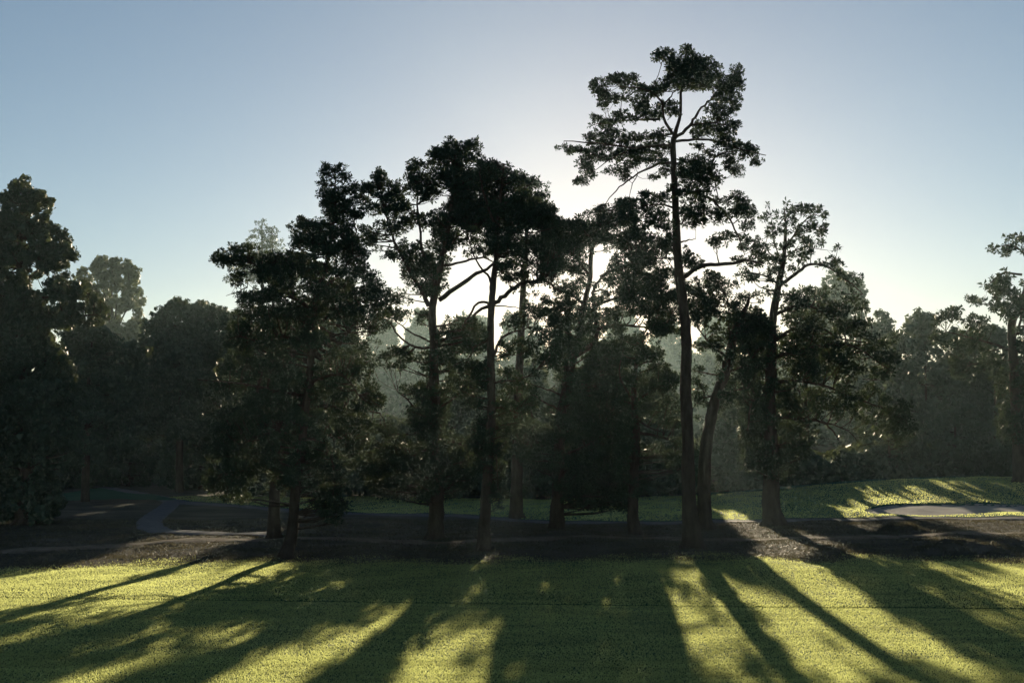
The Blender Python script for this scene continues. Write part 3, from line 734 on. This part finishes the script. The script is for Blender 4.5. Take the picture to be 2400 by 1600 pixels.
make_tree('pine_tree', 'tallest pine with an open layered crown on a long bare trunk', PINE, DG(1625, 1284),
    [(1625, 1286, 50), (1616, 1183, 36), (1612, 1030, 31), (1606, 915, 29), (1609, 800, 27), (1603, 720, 26), (1595, 660, 24), (1587, 597, 22), (1582, 463, 18), (1577, 348, 14), (1581, 317, 12), (1594, 271, 8), (1597, 206, 7), (1605, 137, 4), (1611, 108, 2)],
    [(Z(4, [(780, 650), (880, 560), (930, 480), (1000, 400), (1080, 330)]), 9, 3), (Z(4, [(775, 610), (720, 530), (705, 450), (640, 390), (560, 375), (430, 380)]), 8, 2), (Z(4, [(705, 450), (750, 400), (800, 345)]), 5, 2),
     (Z(4, [(770, 680), (650, 700), (500, 715), (300, 705), (100, 705)]), 8, 2), (Z(4, [(765, 790), (680, 795), (600, 830), (480, 900), (400, 980), (340, 1060)]), 7, 1), (Z(4, [(790, 800), (850, 780), (920, 770), (990, 800), (1050, 880), (1080, 980)]), 7, 2),
     (Z(4, [(785, 660), (950, 655), (1080, 690), (1180, 740), (1310, 785)]), 7, 2), (Z(4, [(800, 960), (950, 980), (1050, 1030), (1140, 1130), (1200, 1230), (1240, 1330)]), 9, 2), (Z(4, [(790, 1065), (690, 1055), (580, 1075)]), 6, 2),
     (Z(4, [(815, 1280), (880, 1250), (945, 1222)]), 5, 1.5), (Z(4, [(840, 1490), (930, 1430), (1010, 1410), (1130, 1405), (1230, 1385), (1330, 1400)]), 12, 5), (Z(4, [(700, 520), (560, 520), (430, 530), (310, 540)]), 6, 2),
     (Z(4, [(880, 560), (980, 560), (1090, 600)]), 5, 2), (Z(4, [(800, 860), (880, 830), (980, 860)]), 5, 2), (Z(4, [(500, 715), (380, 780), (250, 880)]), 4, 1), (Z(4, [(560, 850), (530, 930), (515, 1010)]), 2.5, 1), (Z(4, [(990, 800), (1060, 740), (1200, 720)]), 4, 1.5),
     (Z(4, [(780, 1180), (740, 1190), (700, 1230)]), 4, 2), (Z(4, [(810, 1180), (850, 1140), (920, 1130)]), 4, 2)],
    [], fp, seed=28, dens=4.0, tuft=6.4, cards=17, flare=1.2)
# --- broken leaning trunk behind the tallest
make_tree('pine_tree', 'stout leaning pine with a snapped top close behind the tallest trunk', PINE, DG(1655, 1240),
    [(1652, 1242, 42), (1650, 1202, 36), (1652, 1068, 31), (1664, 991, 29), (1677, 934, 27), (1698, 877, 25), (1708, 838, 23), (1722, 775, 20), (1741, 736, 15), (1752, 712, 9), (1756, 690, 2)],
    [(Z(5, [(1075, 940), (1065, 850), (1060, 770), (1040, 640)]), 7, 2), (Z(5, [(1100, 850), (1110, 760), (1130, 680)]), 5, 2), (Z(5, [(1060, 1020), (960, 920), (900, 820)]), 8, 3), (Z(5, [(1120, 830), (1220, 760), (1290, 800)]), 7, 3), (Z(5, [(1000, 1120), (1120, 1080), (1220, 1020)]), 8, 3), (Z(5, [(960, 1250), (900, 1260), (870, 1320)]), 5, 2), (Z(5, [(970, 1300), (1080, 1220), (1180, 1200)]), 6, 2)],
    [(Z(5, [(840, 560), (940, 505), (1050, 535), (1150, 600), (1210, 560), (1190, 640), (1110, 690), (1050, 750), (980, 760), (900, 700)]), 1.3, 17),
     (Z(5, [(1080, 700), (1180, 620), (1260, 640), (1250, 760), (1180, 860), (1080, 900), (1040, 800)]), 1.5, 18),
     (Z(5, [(860, 740), (960, 750), (1000, 830), (1060, 880), (1000, 960), (880, 980), (850, 850)]), 1.3, 19),
     (Z(5, [(1180, 730), (1260, 760), (1320, 820), (1320, 1000), (1240, 1100), (1130, 1050), (1090, 950), (1130, 820)]), 1.5, 22),
     (Z(5, [(1000, 1000), (1100, 1000), (1200, 1100), (1200, 1200), (1110, 1260), (1010, 1330), (990, 1180)]), 1.5, 20),
     (Z(5, [(850, 1080), (910, 1100), (935, 1320), (870, 1390), (845, 1200)]), 1.3, 14)],
    seed=29)
# --- right pine
make_tree('pine_tree', 'wide spreading pine right of the tallest, with a thin twiggy top', PINE, DG(1815, 1232),
    [(1816, 1234, 52), (1808, 1180, 43), (1808, 1068, 36), (1802, 953, 33), (1806, 850, 28), (1812, 762, 23), (1820, 700, 19), (1829, 660, 16), (1838, 620, 13), (1845, 570, 9), (1847, 517, 6), (1843, 480, 2)],
    [(Z(6, [(300, 480), (370, 430), (430, 385), (500, 385), (570, 430), (640, 490), (690, 550)]), 9, 2), (Z(6, [(270, 640), (350, 600), (450, 600), (560, 650), (650, 720)]), 9, 2), (Z(6, [(262, 780), (400, 700), (520, 710), (640, 760), (860, 790)]), 9, 2),
     (Z(6, [(240, 870), (400, 830), (560, 800), (700, 820), (860, 930)]), 9, 3), (Z(6, [(240, 1180), (420, 1190), (520, 1210), (580, 1260), (620, 1310)]), 8, 2), (Z(6, [(500, 1200), (640, 1250), (720, 1330)]), 4, 1), (Z(6, [(230, 1000), (450, 1000), (680, 1080), (940, 1180)]), 9, 2),
     (Z(6, [(310, 400), (275, 250), (255, 60)]), 4, 1), (Z(6, [(325, 300), (390, 190), (470, 110), (520, 105)]), 5, 1.5), (Z(6, [(318, 340), (420, 280), (560, 290)]), 4, 1), (Z(6, [(310, 380), (220, 300), (215, 230)]), 4, 1), (Z(6, [(329, 180), (345, 110), (350, 70)]), 3, 1),
     (Z(6, [(290, 480), (200, 420), (130, 400)]), 5, 2), (Z(6, [(260, 690), (200, 650), (130, 680)]), 7, 3), (Z(6, [(235, 900), (130, 860), (60, 900)]), 8, 3), (Z(6, [(235, 1050), (130, 1100), (90, 1250)]), 7, 3)],
    [(Z(6, [(200, 100), (235, 90), (245, 20), (275, 60), (290, 130), (330, 60), (400, 65), (470, 95), (530, 95), (525, 160), (500, 240), (400, 280), (320, 300), (240, 280), (215, 200)]), 0.5, 10),
     (Z(6, [(330, 320), (430, 260), (540, 260), (600, 290), (640, 380), (690, 440), (720, 540), (660, 520), (560, 420), (440, 380), (380, 430)]), 0.55, 12),
     (Z(6, [(80, 480), (120, 350), (200, 330), (290, 350), (300, 460), (260, 560), (180, 480)]), 1.0, 16),
     (Z(6, [(300, 560), (420, 500), (560, 500), (640, 560), (720, 570), (750, 680), (640, 740), (500, 690), (330, 660)]), 1.25, 19),
     (Z(6, [(290, 680), (420, 640), (600, 700), (740, 690), (780, 770), (890, 750), (900, 850), (870, 945), (790, 960), (690, 940), (640, 1000), (480, 960), (380, 900), (290, 860)]), 1.45, 22),
     (Z(6, [(500, 960), (640, 1000), (760, 1030), (870, 1080), (950, 1110), (990, 1240), (900, 1290), (760, 1230), (640, 1140)]), 1.1, 20),
     (Z(6, [(280, 880), (480, 960), (640, 1100), (680, 1200), (540, 1180), (400, 1150), (300, 1060)]), 1.1, 20),
     (Z(6, [(60, 640), (180, 640), (260, 720), (260, 1000), (140, 1050), (60, 900)]), 1.7, 22),
     (Z(6, [(70, 1060), (260, 1000), (340, 1100), (480, 1240), (420, 1380), (330, 1480), (230, 1500), (110, 1450), (90, 1300)]), 1.9, 24)],
    seed=30, tuft=8.0)

make_tree('pine_tree', 'added sun-blocking pine behind the right side of the spreading pine', PINE, 107,  # hidden pine added to keep sun off the right woods and cut shafts
    [(1890, 1165, 26), (1889, 1080, 22), (1888, 950, 17), (1888, 820, 11), (1890, 720, 5)],
    [([(1888, 930), (1850, 900), (1820, 890)], 8, 2), ([(1888, 860), (1930, 820), (1950, 800)], 7, 2)],
    [([(1830, 760), (1880, 690), (1930, 690), (1960, 760), (1960, 860), (1930, 960), (1880, 1010), (1810, 1000), (1820, 860)], 1.15, 24)],
    seed=31)

# ---------------------------------------------------------------- trees at the sides and behind
BT = 'tree'
make_tree('broadleaf_tree', 'tall dark tree at the left edge with a tapering top', BT, 66,
    [(60, 1228, 48), (58, 1100, 40), (50, 900, 32), (46, 700, 22), (48, 560, 14), (52, 460, 5)],
    [(Z(1, [(115, 700), (220, 600), (320, 540), (420, 520)]), 8, 2), (Z(1, [(115, 820), (300, 760), (480, 740), (600, 800)]), 9, 3), (Z(1, [(115, 620), (60, 520), (20, 300)]), 7, 2), (Z(1, [(120, 950), (350, 900), (600, 890)]), 9, 3)],
    [(Z(1, [(-60, 300), (25, 240), (20, 150), (90, 85), (180, 80), (212, 150), (255, 125), (285, 190), (318, 215), (300, 320), (370, 355), (415, 395), (400, 470), (300, 500), (140, 520), (-60, 500)]), 1.75, 13),
     (Z(1, [(-60, 500), (140, 520), (300, 500), (400, 470), (452, 525), (415, 610), (300, 610), (240, 650), (160, 720), (-60, 740)]), 1.45, 14),
     (Z(1, [(-60, 740), (160, 720), (230, 800), (280, 960), (280, 1150), (-60, 1150)]), 2.0, 26), (Z(1, [(260, 700), (420, 650), (480, 680), (540, 720), (600, 780), (650, 870), (620, 930), (450, 945), (300, 960), (230, 820)]), 1.3, 15),
     (Z(1, [(-60, 1100), (300, 1000), (430, 1200), (500, 1500), (500, 1800), (-60, 1800)]), 2.2, 34)],
    seed=41, mat='leaves', style='leaf', cards=14, tuft=7.4)
make_tree('eucalyptus_tree', 'pale hazy gum tree with rounded drooping tufts at far left', BT, 215,
    [(275, 1120, 14), (272, 950, 12), (265, 800, 9), (262, 700, 5), (262, 640, 2)],
    [(Z(1, [(690, 1000), (640, 800), (600, 620)]), 5, 1), (Z(1, [(690, 1000), (720, 800), (700, 600)]), 5, 1), (Z(1, [(690, 1020), (800, 800), (800, 620)]), 5, 1), (Z(1, [(680, 900), (590, 780), (520, 660)]), 4, 1)],
    [(Z(1, [(570, 640), (580, 575), (620, 548), (655, 580), (650, 680), (600, 720)]), 1.5, 13), (Z(1, [(650, 590), (710, 553), (750, 590), (745, 680), (680, 700)]), 1.5, 13), (Z(1, [(750, 590), (790, 550), (842, 590), (835, 680), (770, 700)]), 1.5, 13),
     (Z(1, [(475, 640), (515, 615), (560, 640), (580, 740), (520, 760)]), 1.5, 13), (Z(1, [(540, 740), (680, 690), (840, 680), (872, 740), (855, 900), (860, 1010), (720, 1040), (600, 960)]), 1.25, 15), (Z(1, [(560, 960), (860, 1000), (880, 1500), (560, 1500)]), 1.8, 22)],
    seed=42, mat='gumleaves', style='leaf', tuft=6.5, cards=14, detail=False)
make_tree('broadleaf_tree', 'dark rounded tree in shade left of the front left pine', BT, 112,
    [(420, 1165, 20), (420, 1000, 16), (418, 860, 10), (416, 740, 4)], [],
    [(Z(1, [(880, 930), (940, 900), (975, 830), (1010, 850), (1088, 785), (1150, 850), (1190, 900), (1180, 1060), (1000, 1080), (900, 1040)]), 1.9, 17), (Z(1, [(900, 1040), (1180, 1040), (1230, 1300), (1240, 1620), (850, 1620), (820, 1350)]), 2.2, 26)],
    seed=43, mat='leaves', style='leaf', tuft=7, cards=14, detail=False)
make_tree('broadleaf_tree', 'second dark rounded tree touching the left side of the front left pine', BT, 118,
    [(510, 1160, 20), (510, 1000, 16), (508, 860, 10), (500, 760, 4)], [],
    [(Z(1, [(1150, 880), (1200, 840), (1255, 825), (1320, 845), (1370, 865), (1410, 910), (1460, 1060), (1300, 1100), (1180, 1060)]), 1.9, 17), (Z(1, [(1180, 1040), (1480, 1040), (1560, 1300), (1560, 1620), (1200, 1620)]), 2.2, 26)],
    seed=44, mat='leaves', style='leaf', tuft=7, cards=14, detail=False)
make_tree('broadleaf_tree', 'shaded green tree below the pale gum tree', BT, 96,
    [(200, 1150, 20), (205, 1000, 16), (210, 880, 8), (215, 800, 4)], [],
    [(Z(1, [(390, 1000), (480, 950), (600, 960), (720, 1030), (860, 1080), (900, 1130), (860, 1400), (820, 1700), (420, 1700)]), 1.9, 24)],
    seed=45, mat='leaves', style='leaf', tuft=7.5, cards=14, detail=False)
# pale spire conifer
def tiers(cx, top, bot, hw, n, seed):
    r = np.random.default_rng(seed)
    out = []
    for i in range(n):
        tt = (i + 0.5) / n
        y = top + (bot - top) * tt
        w = hw * (0.15 + 0.85 * tt) * r.uniform(0.8, 1.15)
        for s in (-1, 1):
            out.append((cx + s * w * 0.5, y + r.uniform(-2, 4), w * 0.5, max(2.5, w * 0.14), r.uniform(-1.5, 1.5)))
        out.append((cx, y - 2, w * 0.4, 4, r.uniform(-1, 1)))
    return out
make_tree('conifer_tree', 'pale hazy spire of a far conifer above the front left pine', BT, 205,
    [(616, 1110, 12), (615, 900, 10), (614, 640, 6), (613, 520, 2)], [], [], tiers(613, 514, 660, 84, 17, 5), seed=46, mat='farleaves', tuft=4.2, cards=12, detail=False, dens=2.2)
make_tree('conifer_tree', 'smaller far conifer tip right beside the pale spire', BT, 208,
    [(642, 1105, 10), (641, 900, 8), (640, 640, 5), (639, 535, 2)], [], [], tiers(641, 532, 660, 62, 14, 6), seed=47, mat='farleaves', tuft=4.2, cards=12, detail=False, dens=2.2)

def blob(cx, top, bot, hw, seed, n=26, jag=0.16):
    r = np.random.default_rng(seed)
    out = []
    cyy, ry = (top + bot) / 2, (bot - top) / 2
    ph = r.uniform(0, 6.28, 4)
    for i in range(n):
        a = 2 * np.pi * i / n
        k = 1 + jag * (0.6 * math.sin(3 * a + ph[0]) + 0.5 * math.sin(5 * a + ph[1]) + 0.5 * math.sin(8 * a + ph[2])) + r.uniform(-0.06, 0.06)
        c_, s_ = math.cos(a), math.sin(a)
        c_ = math.copysign(abs(c_) ** (0.5 if s_ < 0 else 0.75), c_)
        out.append((cx + hw * k * c_, cyy - ry * (k if s_ > 0 else 1.0) * s_))
    return out
def backdrop_tree(label, cx, top, hw, D, seed, mat='farleaves', name='broadleaf_tree', cat=BT, group=None, skirt=True, tuft=6.0, cov=1.7, kind=None):
    p = on_ground(cx, 1060)
    X = ray_m(cx - 1200, D)
    bz = float(terrain(X, D))
    base_py = HORIZON + (CAM_H - bz) * F_PX / D
    polys = [(blob(cx, top, base_py - (-3 if skirt else 0.35 * (base_py - top)), hw, seed), cov, max(13, 0.22 * hw))]
    return make_tree(name, label, cat, D, [(cx, base_py, max(5, 1300 / D)), (cx + 2, base_py * 0.6 + top * 0.4, max(4, 1000 / D)), (cx, base_py * 0.15 + top * 0.85, 3)], [], polys,
                     seed=seed, mat=mat, style='leaf', tuft=tuft * 1.3, cards=10, detail=False, group=group, dens=1.8)
G = 'hazy trees beyond the far fairway'
for i, (lab, cx, top, hw, D) in enumerate([
    ('pale hazy woodland tree seen left of the front left pine trunk', 560, 765, 60, 230),
    ('hazy hilltop tree left of the spired pine, below the ragged tower', 790, 770, 38, 395),
    ('hazy hilltop tree showing between the front left pine and the spired pine', 890, 760, 42, 410),
    ('hazy hilltop tree directly behind the spired pine trunk', 985, 750, 40, 418),
    ('hazy hilltop tree behind the slim straight trunk', 1100, 738, 44, 426),
    ('hazy hilltop tree right of the slim straight trunk', 1225, 742, 42, 430),
    ('hazy hilltop tree behind the double-stemmed pine', 1345, 735, 44, 426),
    ('hazy hilltop tree behind the low crooked pine', 1465, 742, 42, 430),
    ('hazy hilltop tree seen left of the tallest trunk', 1560, 750, 40, 418),
    ('hazy hilltop tree seen between the tallest pine and the spreading pine', 1680, 752, 42, 410),
    ('hazy hilltop tree behind the spreading pine', 1790, 770, 42, 402)]):
    backdrop_tree(lab, cx, top, hw, D, 60 + i, group=G, cov=2.4, tuft=4.5)
# the wooded hillside below them reads as one mass
rw = np.random.default_rng(77)
wc, wr_ = [], []
for _ in range(620):
    x, y = rw.uniform(-270, 310), rw.uniform(200, 470)
    zb = float(terrain(x, y))
    if abs(x - 15) > 0.5 * y + 20:
        continue
    R, H = rw.uniform(4.5, 8.0), rw.uniform(11, 18)
    n = 40
    q = rw.normal(0, 1, (n, 3)); q /= np.linalg.norm(q, axis=1)[:, None]
    q *= (rw.uniform(0.35, 1, n) ** 0.5)[:, None]
    wc.append(np.column_stack((x + q[:, 0] * R, y + q[:, 1] * R, zb + H * 0.55 + q[:, 2] * H * 0.5)))
    wr_.append(rw.uniform(1.0, 1.9, n))
wv, wf = leaf_cloud(np.vstack(wc), np.concatenate(wr_) * 1.15, 8, rw, 'leaf', 0.5)
tag(mesh_obj('woodland', wv, wf, M['farleaves']), 'hazy woodland covering the far hillside behind the pines', 'woodland', kind='stuff')
GM = 'sun-blocking trees added behind the pine group'  # mostly hidden trees, added to block low sun from the rough ground
for i, (lab, cx, top, hw, D) in enumerate([
    ('added sun-blocking mid-distance tree hidden behind the slim straight pine', 1150, 887, 70, 106),
    ('added sun-blocking mid-distance tree between the slim and the double-stemmed pine', 1245, 877, 70, 108),
    ('added sun-blocking mid-distance tree behind the double-stemmed trunk', 1345, 867, 73, 106),
    ('added sun-blocking mid-distance tree behind the low crooked pine', 1440, 867, 70, 108),
    ('added sun-blocking mid-distance tree left of the tallest trunk', 1535, 887, 63, 107),
    ('added sun-blocking mid-distance tree right of the leaning snapped pine', 1740, 892, 68, 106),
    ('added sun-blocking mid-distance tree behind the spired pine trunk', 1050, 892, 63, 108),
    ('tall added sun-blocking tree hidden behind the middle of the front left pine', 770, 735, 75, 100),  # from here three hidden trees added to keep sun off the left haze
    ('tall added sun-blocking tree hidden behind the left half of the front left pine', 670, 720, 75, 102),
    ('tall added sun-blocking tree behind the left skirt of the front left pine', 580, 760, 65, 104)]):
    backdrop_tree(lab, cx, top, hw, D, 300 + i, mat='leaves', group=GM, cov=2.2, tuft=7)
for i, (lab, cx, top, hw, D) in enumerate([
    ('dark woodland tree filling in behind the tall left edge tree', 40, 800, 120, 160),
    ('shaded woodland tree under the left side of the pale gum', 190, 880, 100, 165),
    ('shaded woodland tree in the notch between gum and rounded trees', 345, 850, 90, 170),
    ('shaded woodland tree behind the two dark rounded trees', 480, 830, 100, 168),
    ('shaded woodland tree behind the skirt of the front left pine', 640, 850, 90, 172),
    ('hazy woodland tree low behind the spreading pine', 1885, 850, 70, 280),
    ('hazy woodland tree below the dip in the right tree line', 2050, 850, 95, 150),
    ('hazy woodland tree low behind the dome-shaped tree', 2270, 850, 100, 160)]):
    backdrop_tree(lab, cx, top, hw, D, 200 + i, group=G)
backdrop_tree('pale conical tree behind the right side of the spreading pine', 1960, 655, 80, 240, 80, tuft=5.5)
backdrop_tree('small pale hazy tree in the dip right of the spreading pine', 2062, 755, 50, 165, 81)
backdrop_tree('hazy dome-shaped tree left of the right edge pine', 2170, 742, 95, 135, 82, tuft=7)
backdrop_tree('hazy tree standing behind the right edge pine', 2330, 790, 120, 140, 83, tuft=7)
backdrop_tree('low shaded tree with a sunlit tip under the hazy dome tree', 2235, 955, 75, 114, 84, mat='leaves', tuft=7.5, cov=1.1)
backdrop_tree('dark bush-like tree right of the spreading pine trunk', 2080, 1000, 70, 112, 85, mat='leaves', tuft=7.5, cov=1.0)
backdrop_tree('dark leafy tree cut off by the right edge', 2420, 930, 60, 100, 86, mat='leaves', tuft=7.5)
make_tree('pine_tree', 'open-branched pine cut off by the right edge of the view', PINE, 92,
    [(2392, 1120, 36), (2388, 1000, 30), (2380, 850, 24), (2378, 760, 20), (2396, 720, 16), (2420, 640, 12), (2430, 560, 5)],
    [(Z(6, [(1568, 430), (1480, 420), (1440, 440), (1395, 490)]), 6, 2), (Z(6, [(1525, 840), (1450, 800), (1330, 760), (1200, 720)]), 8, 2), (Z(6, [(1525, 780), (1560, 640), (1480, 600), (1330, 590)]), 7, 2), (Z(6, [(1520, 880), (1420, 890), (1300, 900)]), 6, 2), (Z(6, [(1600, 380), (1560, 320), (1480, 290), (1410, 300)]), 6, 2)],
    [(Z(6, [(1390, 290), (1470, 270), (1510, 205), (1580, 250), (1600, 330), (1540, 310), (1470, 320), (1410, 315)]), 1.0, 14),
     (Z(6, [(1370, 500), (1470, 435), (1568, 465), (1660, 500), (1660, 720), (1550, 760), (1450, 650), (1380, 600), (1240, 575), (1290, 550), (1380, 570)]), 1.6, 18),
     (Z(6, [(1075, 750), (1130, 640), (1200, 625), (1290, 615), (1370, 700), (1400, 790), (1300, 800), (1200, 830), (1120, 780)]), 1.3, 18),
     (Z(6, [(1190, 860), (1350, 800), (1420, 860), (1500, 900), (1568, 880), (1568, 960), (1400, 960), (1300, 990), (1210, 940)]), 1.3, 18), (Z(6, [(1540, 760), (1660, 720), (1660, 900), (1560, 880)]), 1.4, 18),
     (Z(6, [(1420, 980), (1660, 960), (1660, 1350), (1450, 1300)]), 1.6, 24)],
    seed=48, tuft=8.5)
GS = 'dark shrubs along the back of the fairway'
for i, (lab, cx, top, hw, D) in enumerate([
    ('dark shrub beyond the fairway at the far left edge', 50, 1010, 110, 118),
    ('dark shrub beyond the fairway under the gum tree', 190, 1015, 95, 122),
    ('dark shrub beyond the fairway, far left beside the winding path', 300, 1025, 100, 128),
    ('dark shrub behind the front left pine skirt', 470, 1015, 95, 120),
    ('dark shrub right behind the two left trunks', 620, 1015, 95, 108),
    ('dark shrub right of the front left pine', 780, 975, 95, 106),
    ('dark shrub left of the spired pine trunk', 905, 975, 95, 104),
    ('dark shrub between the spired pine and the slim trunk', 1075, 1010, 85, 105),
    ('dark shrub right of the slim trunk', 1215, 1015, 80, 104),
    ('dark shrub behind the double-stemmed trunk', 1350, 1000, 90, 103),
    ('dark shrub behind the low crooked trunk', 1480, 1005, 85, 104),
    ('dark shrub left of the tallest trunk', 1575, 1035, 70, 106),
    ('dark shrub right of the tallest trunk', 1710, 1005, 90, 106),
    ('dark shrub behind the spreading pine trunk', 1850, 1055, 85, 108),
    ('dark shrub behind the fairway crest right of the spreading pine trunk', 1970, 1060, 85, 110),
    ('dark shrub behind the bunker, under the bush-like tree', 2110, 1045, 95, 112),
    ('dark shrub behind the bunker, under the sunlit tip', 2250, 1045, 100, 112),
    ('dark shrub behind the crest at the right edge', 2390, 1040, 95, 112)]):
    backdrop_tree(lab, cx, top, hw, D, 100 + i, mat='leaves', name='shrub', cat='shrub', group=GS, tuft=7.5, cov=2.4)
make_tree('shrub', 'big black rounded bush hanging over the ground at the left edge', 'shrub', 67,
    [(60, 1232, 18), (62, 1180, 12), (60, 1130, 6)], [],
    [(Z(10, [(-120, 720), (150, 640), (330, 650), (430, 700), (445, 900), (385, 960), (330, 1000), (270, 1025), (100, 985), (-120, 950)]), 2.6, 22)],
    seed=130, mat='leaves', style='leaf', tuft=8, cards=14, detail=False)

# ------------------------------------------------------------------ earth mounds
def mound(label, px, py, wpx, hpx, seed):
    r = np.random.default_rng(seed)
    g0 = on_ground(px, py)
    k = g0[1] / F_PX
    w, h = wpx * k, hpx * k
    n = 34
    u = np.linspace(-1, 1, n)
    X, Y = np.meshgrid(u, u)
    rr = np.sqrt(X ** 2 + Y ** 2)
    an = np.arctan2(Y, X)
    lump = 1 + 0.16 * np.sin(3 * an + seed) + 0.1 * np.sin(7 * an + 1)
    q_ = np.clip(1 - (rr / lump) ** 2, 0, 1)
    H = h * q_ ** 1.4 * (0.85 + 0.30 * np.sin(X * 5 + seed) * np.sin(Y * 4 + 1) + 0.16 * np.sin(X * 13 + 2 * Y) + 0.10 * np.sin(Y * 17 - X * 6))
    wx, wy = X * w * 0.5, Y * w * 0.40
    H = H + r.normal(0, 0.022, H.shape) * (rr < 0.9)
    Zz = ground_z(wx + g0[0], wy + g0[1]) - g0[2] + H - 0.06 * (rr > 0.92)
    v = np.stack((wx, wy, Zz), -1).reshape(-1, 3)
    i = (np.arange(n - 1)[:, None] * n + np.arange(n - 1)[None, :]).ravel()
    f = np.stack((i, i + 1, i + n + 1, i + n), -1)
    root = bpy.data.objects.new('earth_mound', None)
    root.location = g0
    C.objects.link(root)
    tag(root, label, 'mound', 'earth mounds at the right')
    mesh_obj('soil', v, f, M['ground'], root, True)
    q = 2200
    a, b = r.uniform(-1, 1, q), r.uniform(-1, 1, q)
    ok = a * a + b * b < 0.85
    a, b = a[ok], b[ok]
    ii, jj = np.clip(((b + 1) / 2 * (n - 1)).astype(int), 0, n - 1), np.clip(((a + 1) / 2 * (n - 1)).astype(int), 0, n - 1)
    g_ = blades('grass_tuft', np.column_stack((a * w * 0.5, b * w * 0.40)), Zz[ii, jj], 0.16, 0.035, M['dryblades'], 0.5, seed)
    g_.parent = root
    tag(g_, kind='stuff')
mound('larger dark earth mound with a grassy crest near the right edge', 2255, 1290, 230, 25, 3)
mound('smaller low earth mound farther back towards the bunker', 2112, 1242, 115, 15, 5)


# ------------------------------------------------------------------ haze
def haze_box(x0, x1, y0, y1, z0, z1):
    v = [(x, y, z) for x in (x0, x1) for y in (y0, y1) for z in (z0, z1)]
    f = [(0, 1, 3, 2), (4, 6, 7, 5), (0, 4, 5, 1), (2, 3, 7, 6), (0, 2, 6, 4), (1, 5, 7, 3)]
    m, nt, nd, lk = new_mat('morning_haze')
    pv = nd.new('ShaderNodeVolumePrincipled')
    pv.inputs['Color'].default_value = (0.72, 0.97, 1.0, 1)
    pv.inputs['Density'].default_value = HAZE_DENSITY
    pv.inputs['Anisotropy'].default_value = HAZE_G
    o = nd.new('ShaderNodeOutputMaterial')
    lk.new(pv.outputs[0], o.inputs['Volume'])
    return tag(mesh_obj('haze', v, f, m), kind='stuff')
haze_box(-640, 640, -75, 690, -2.5, 58)
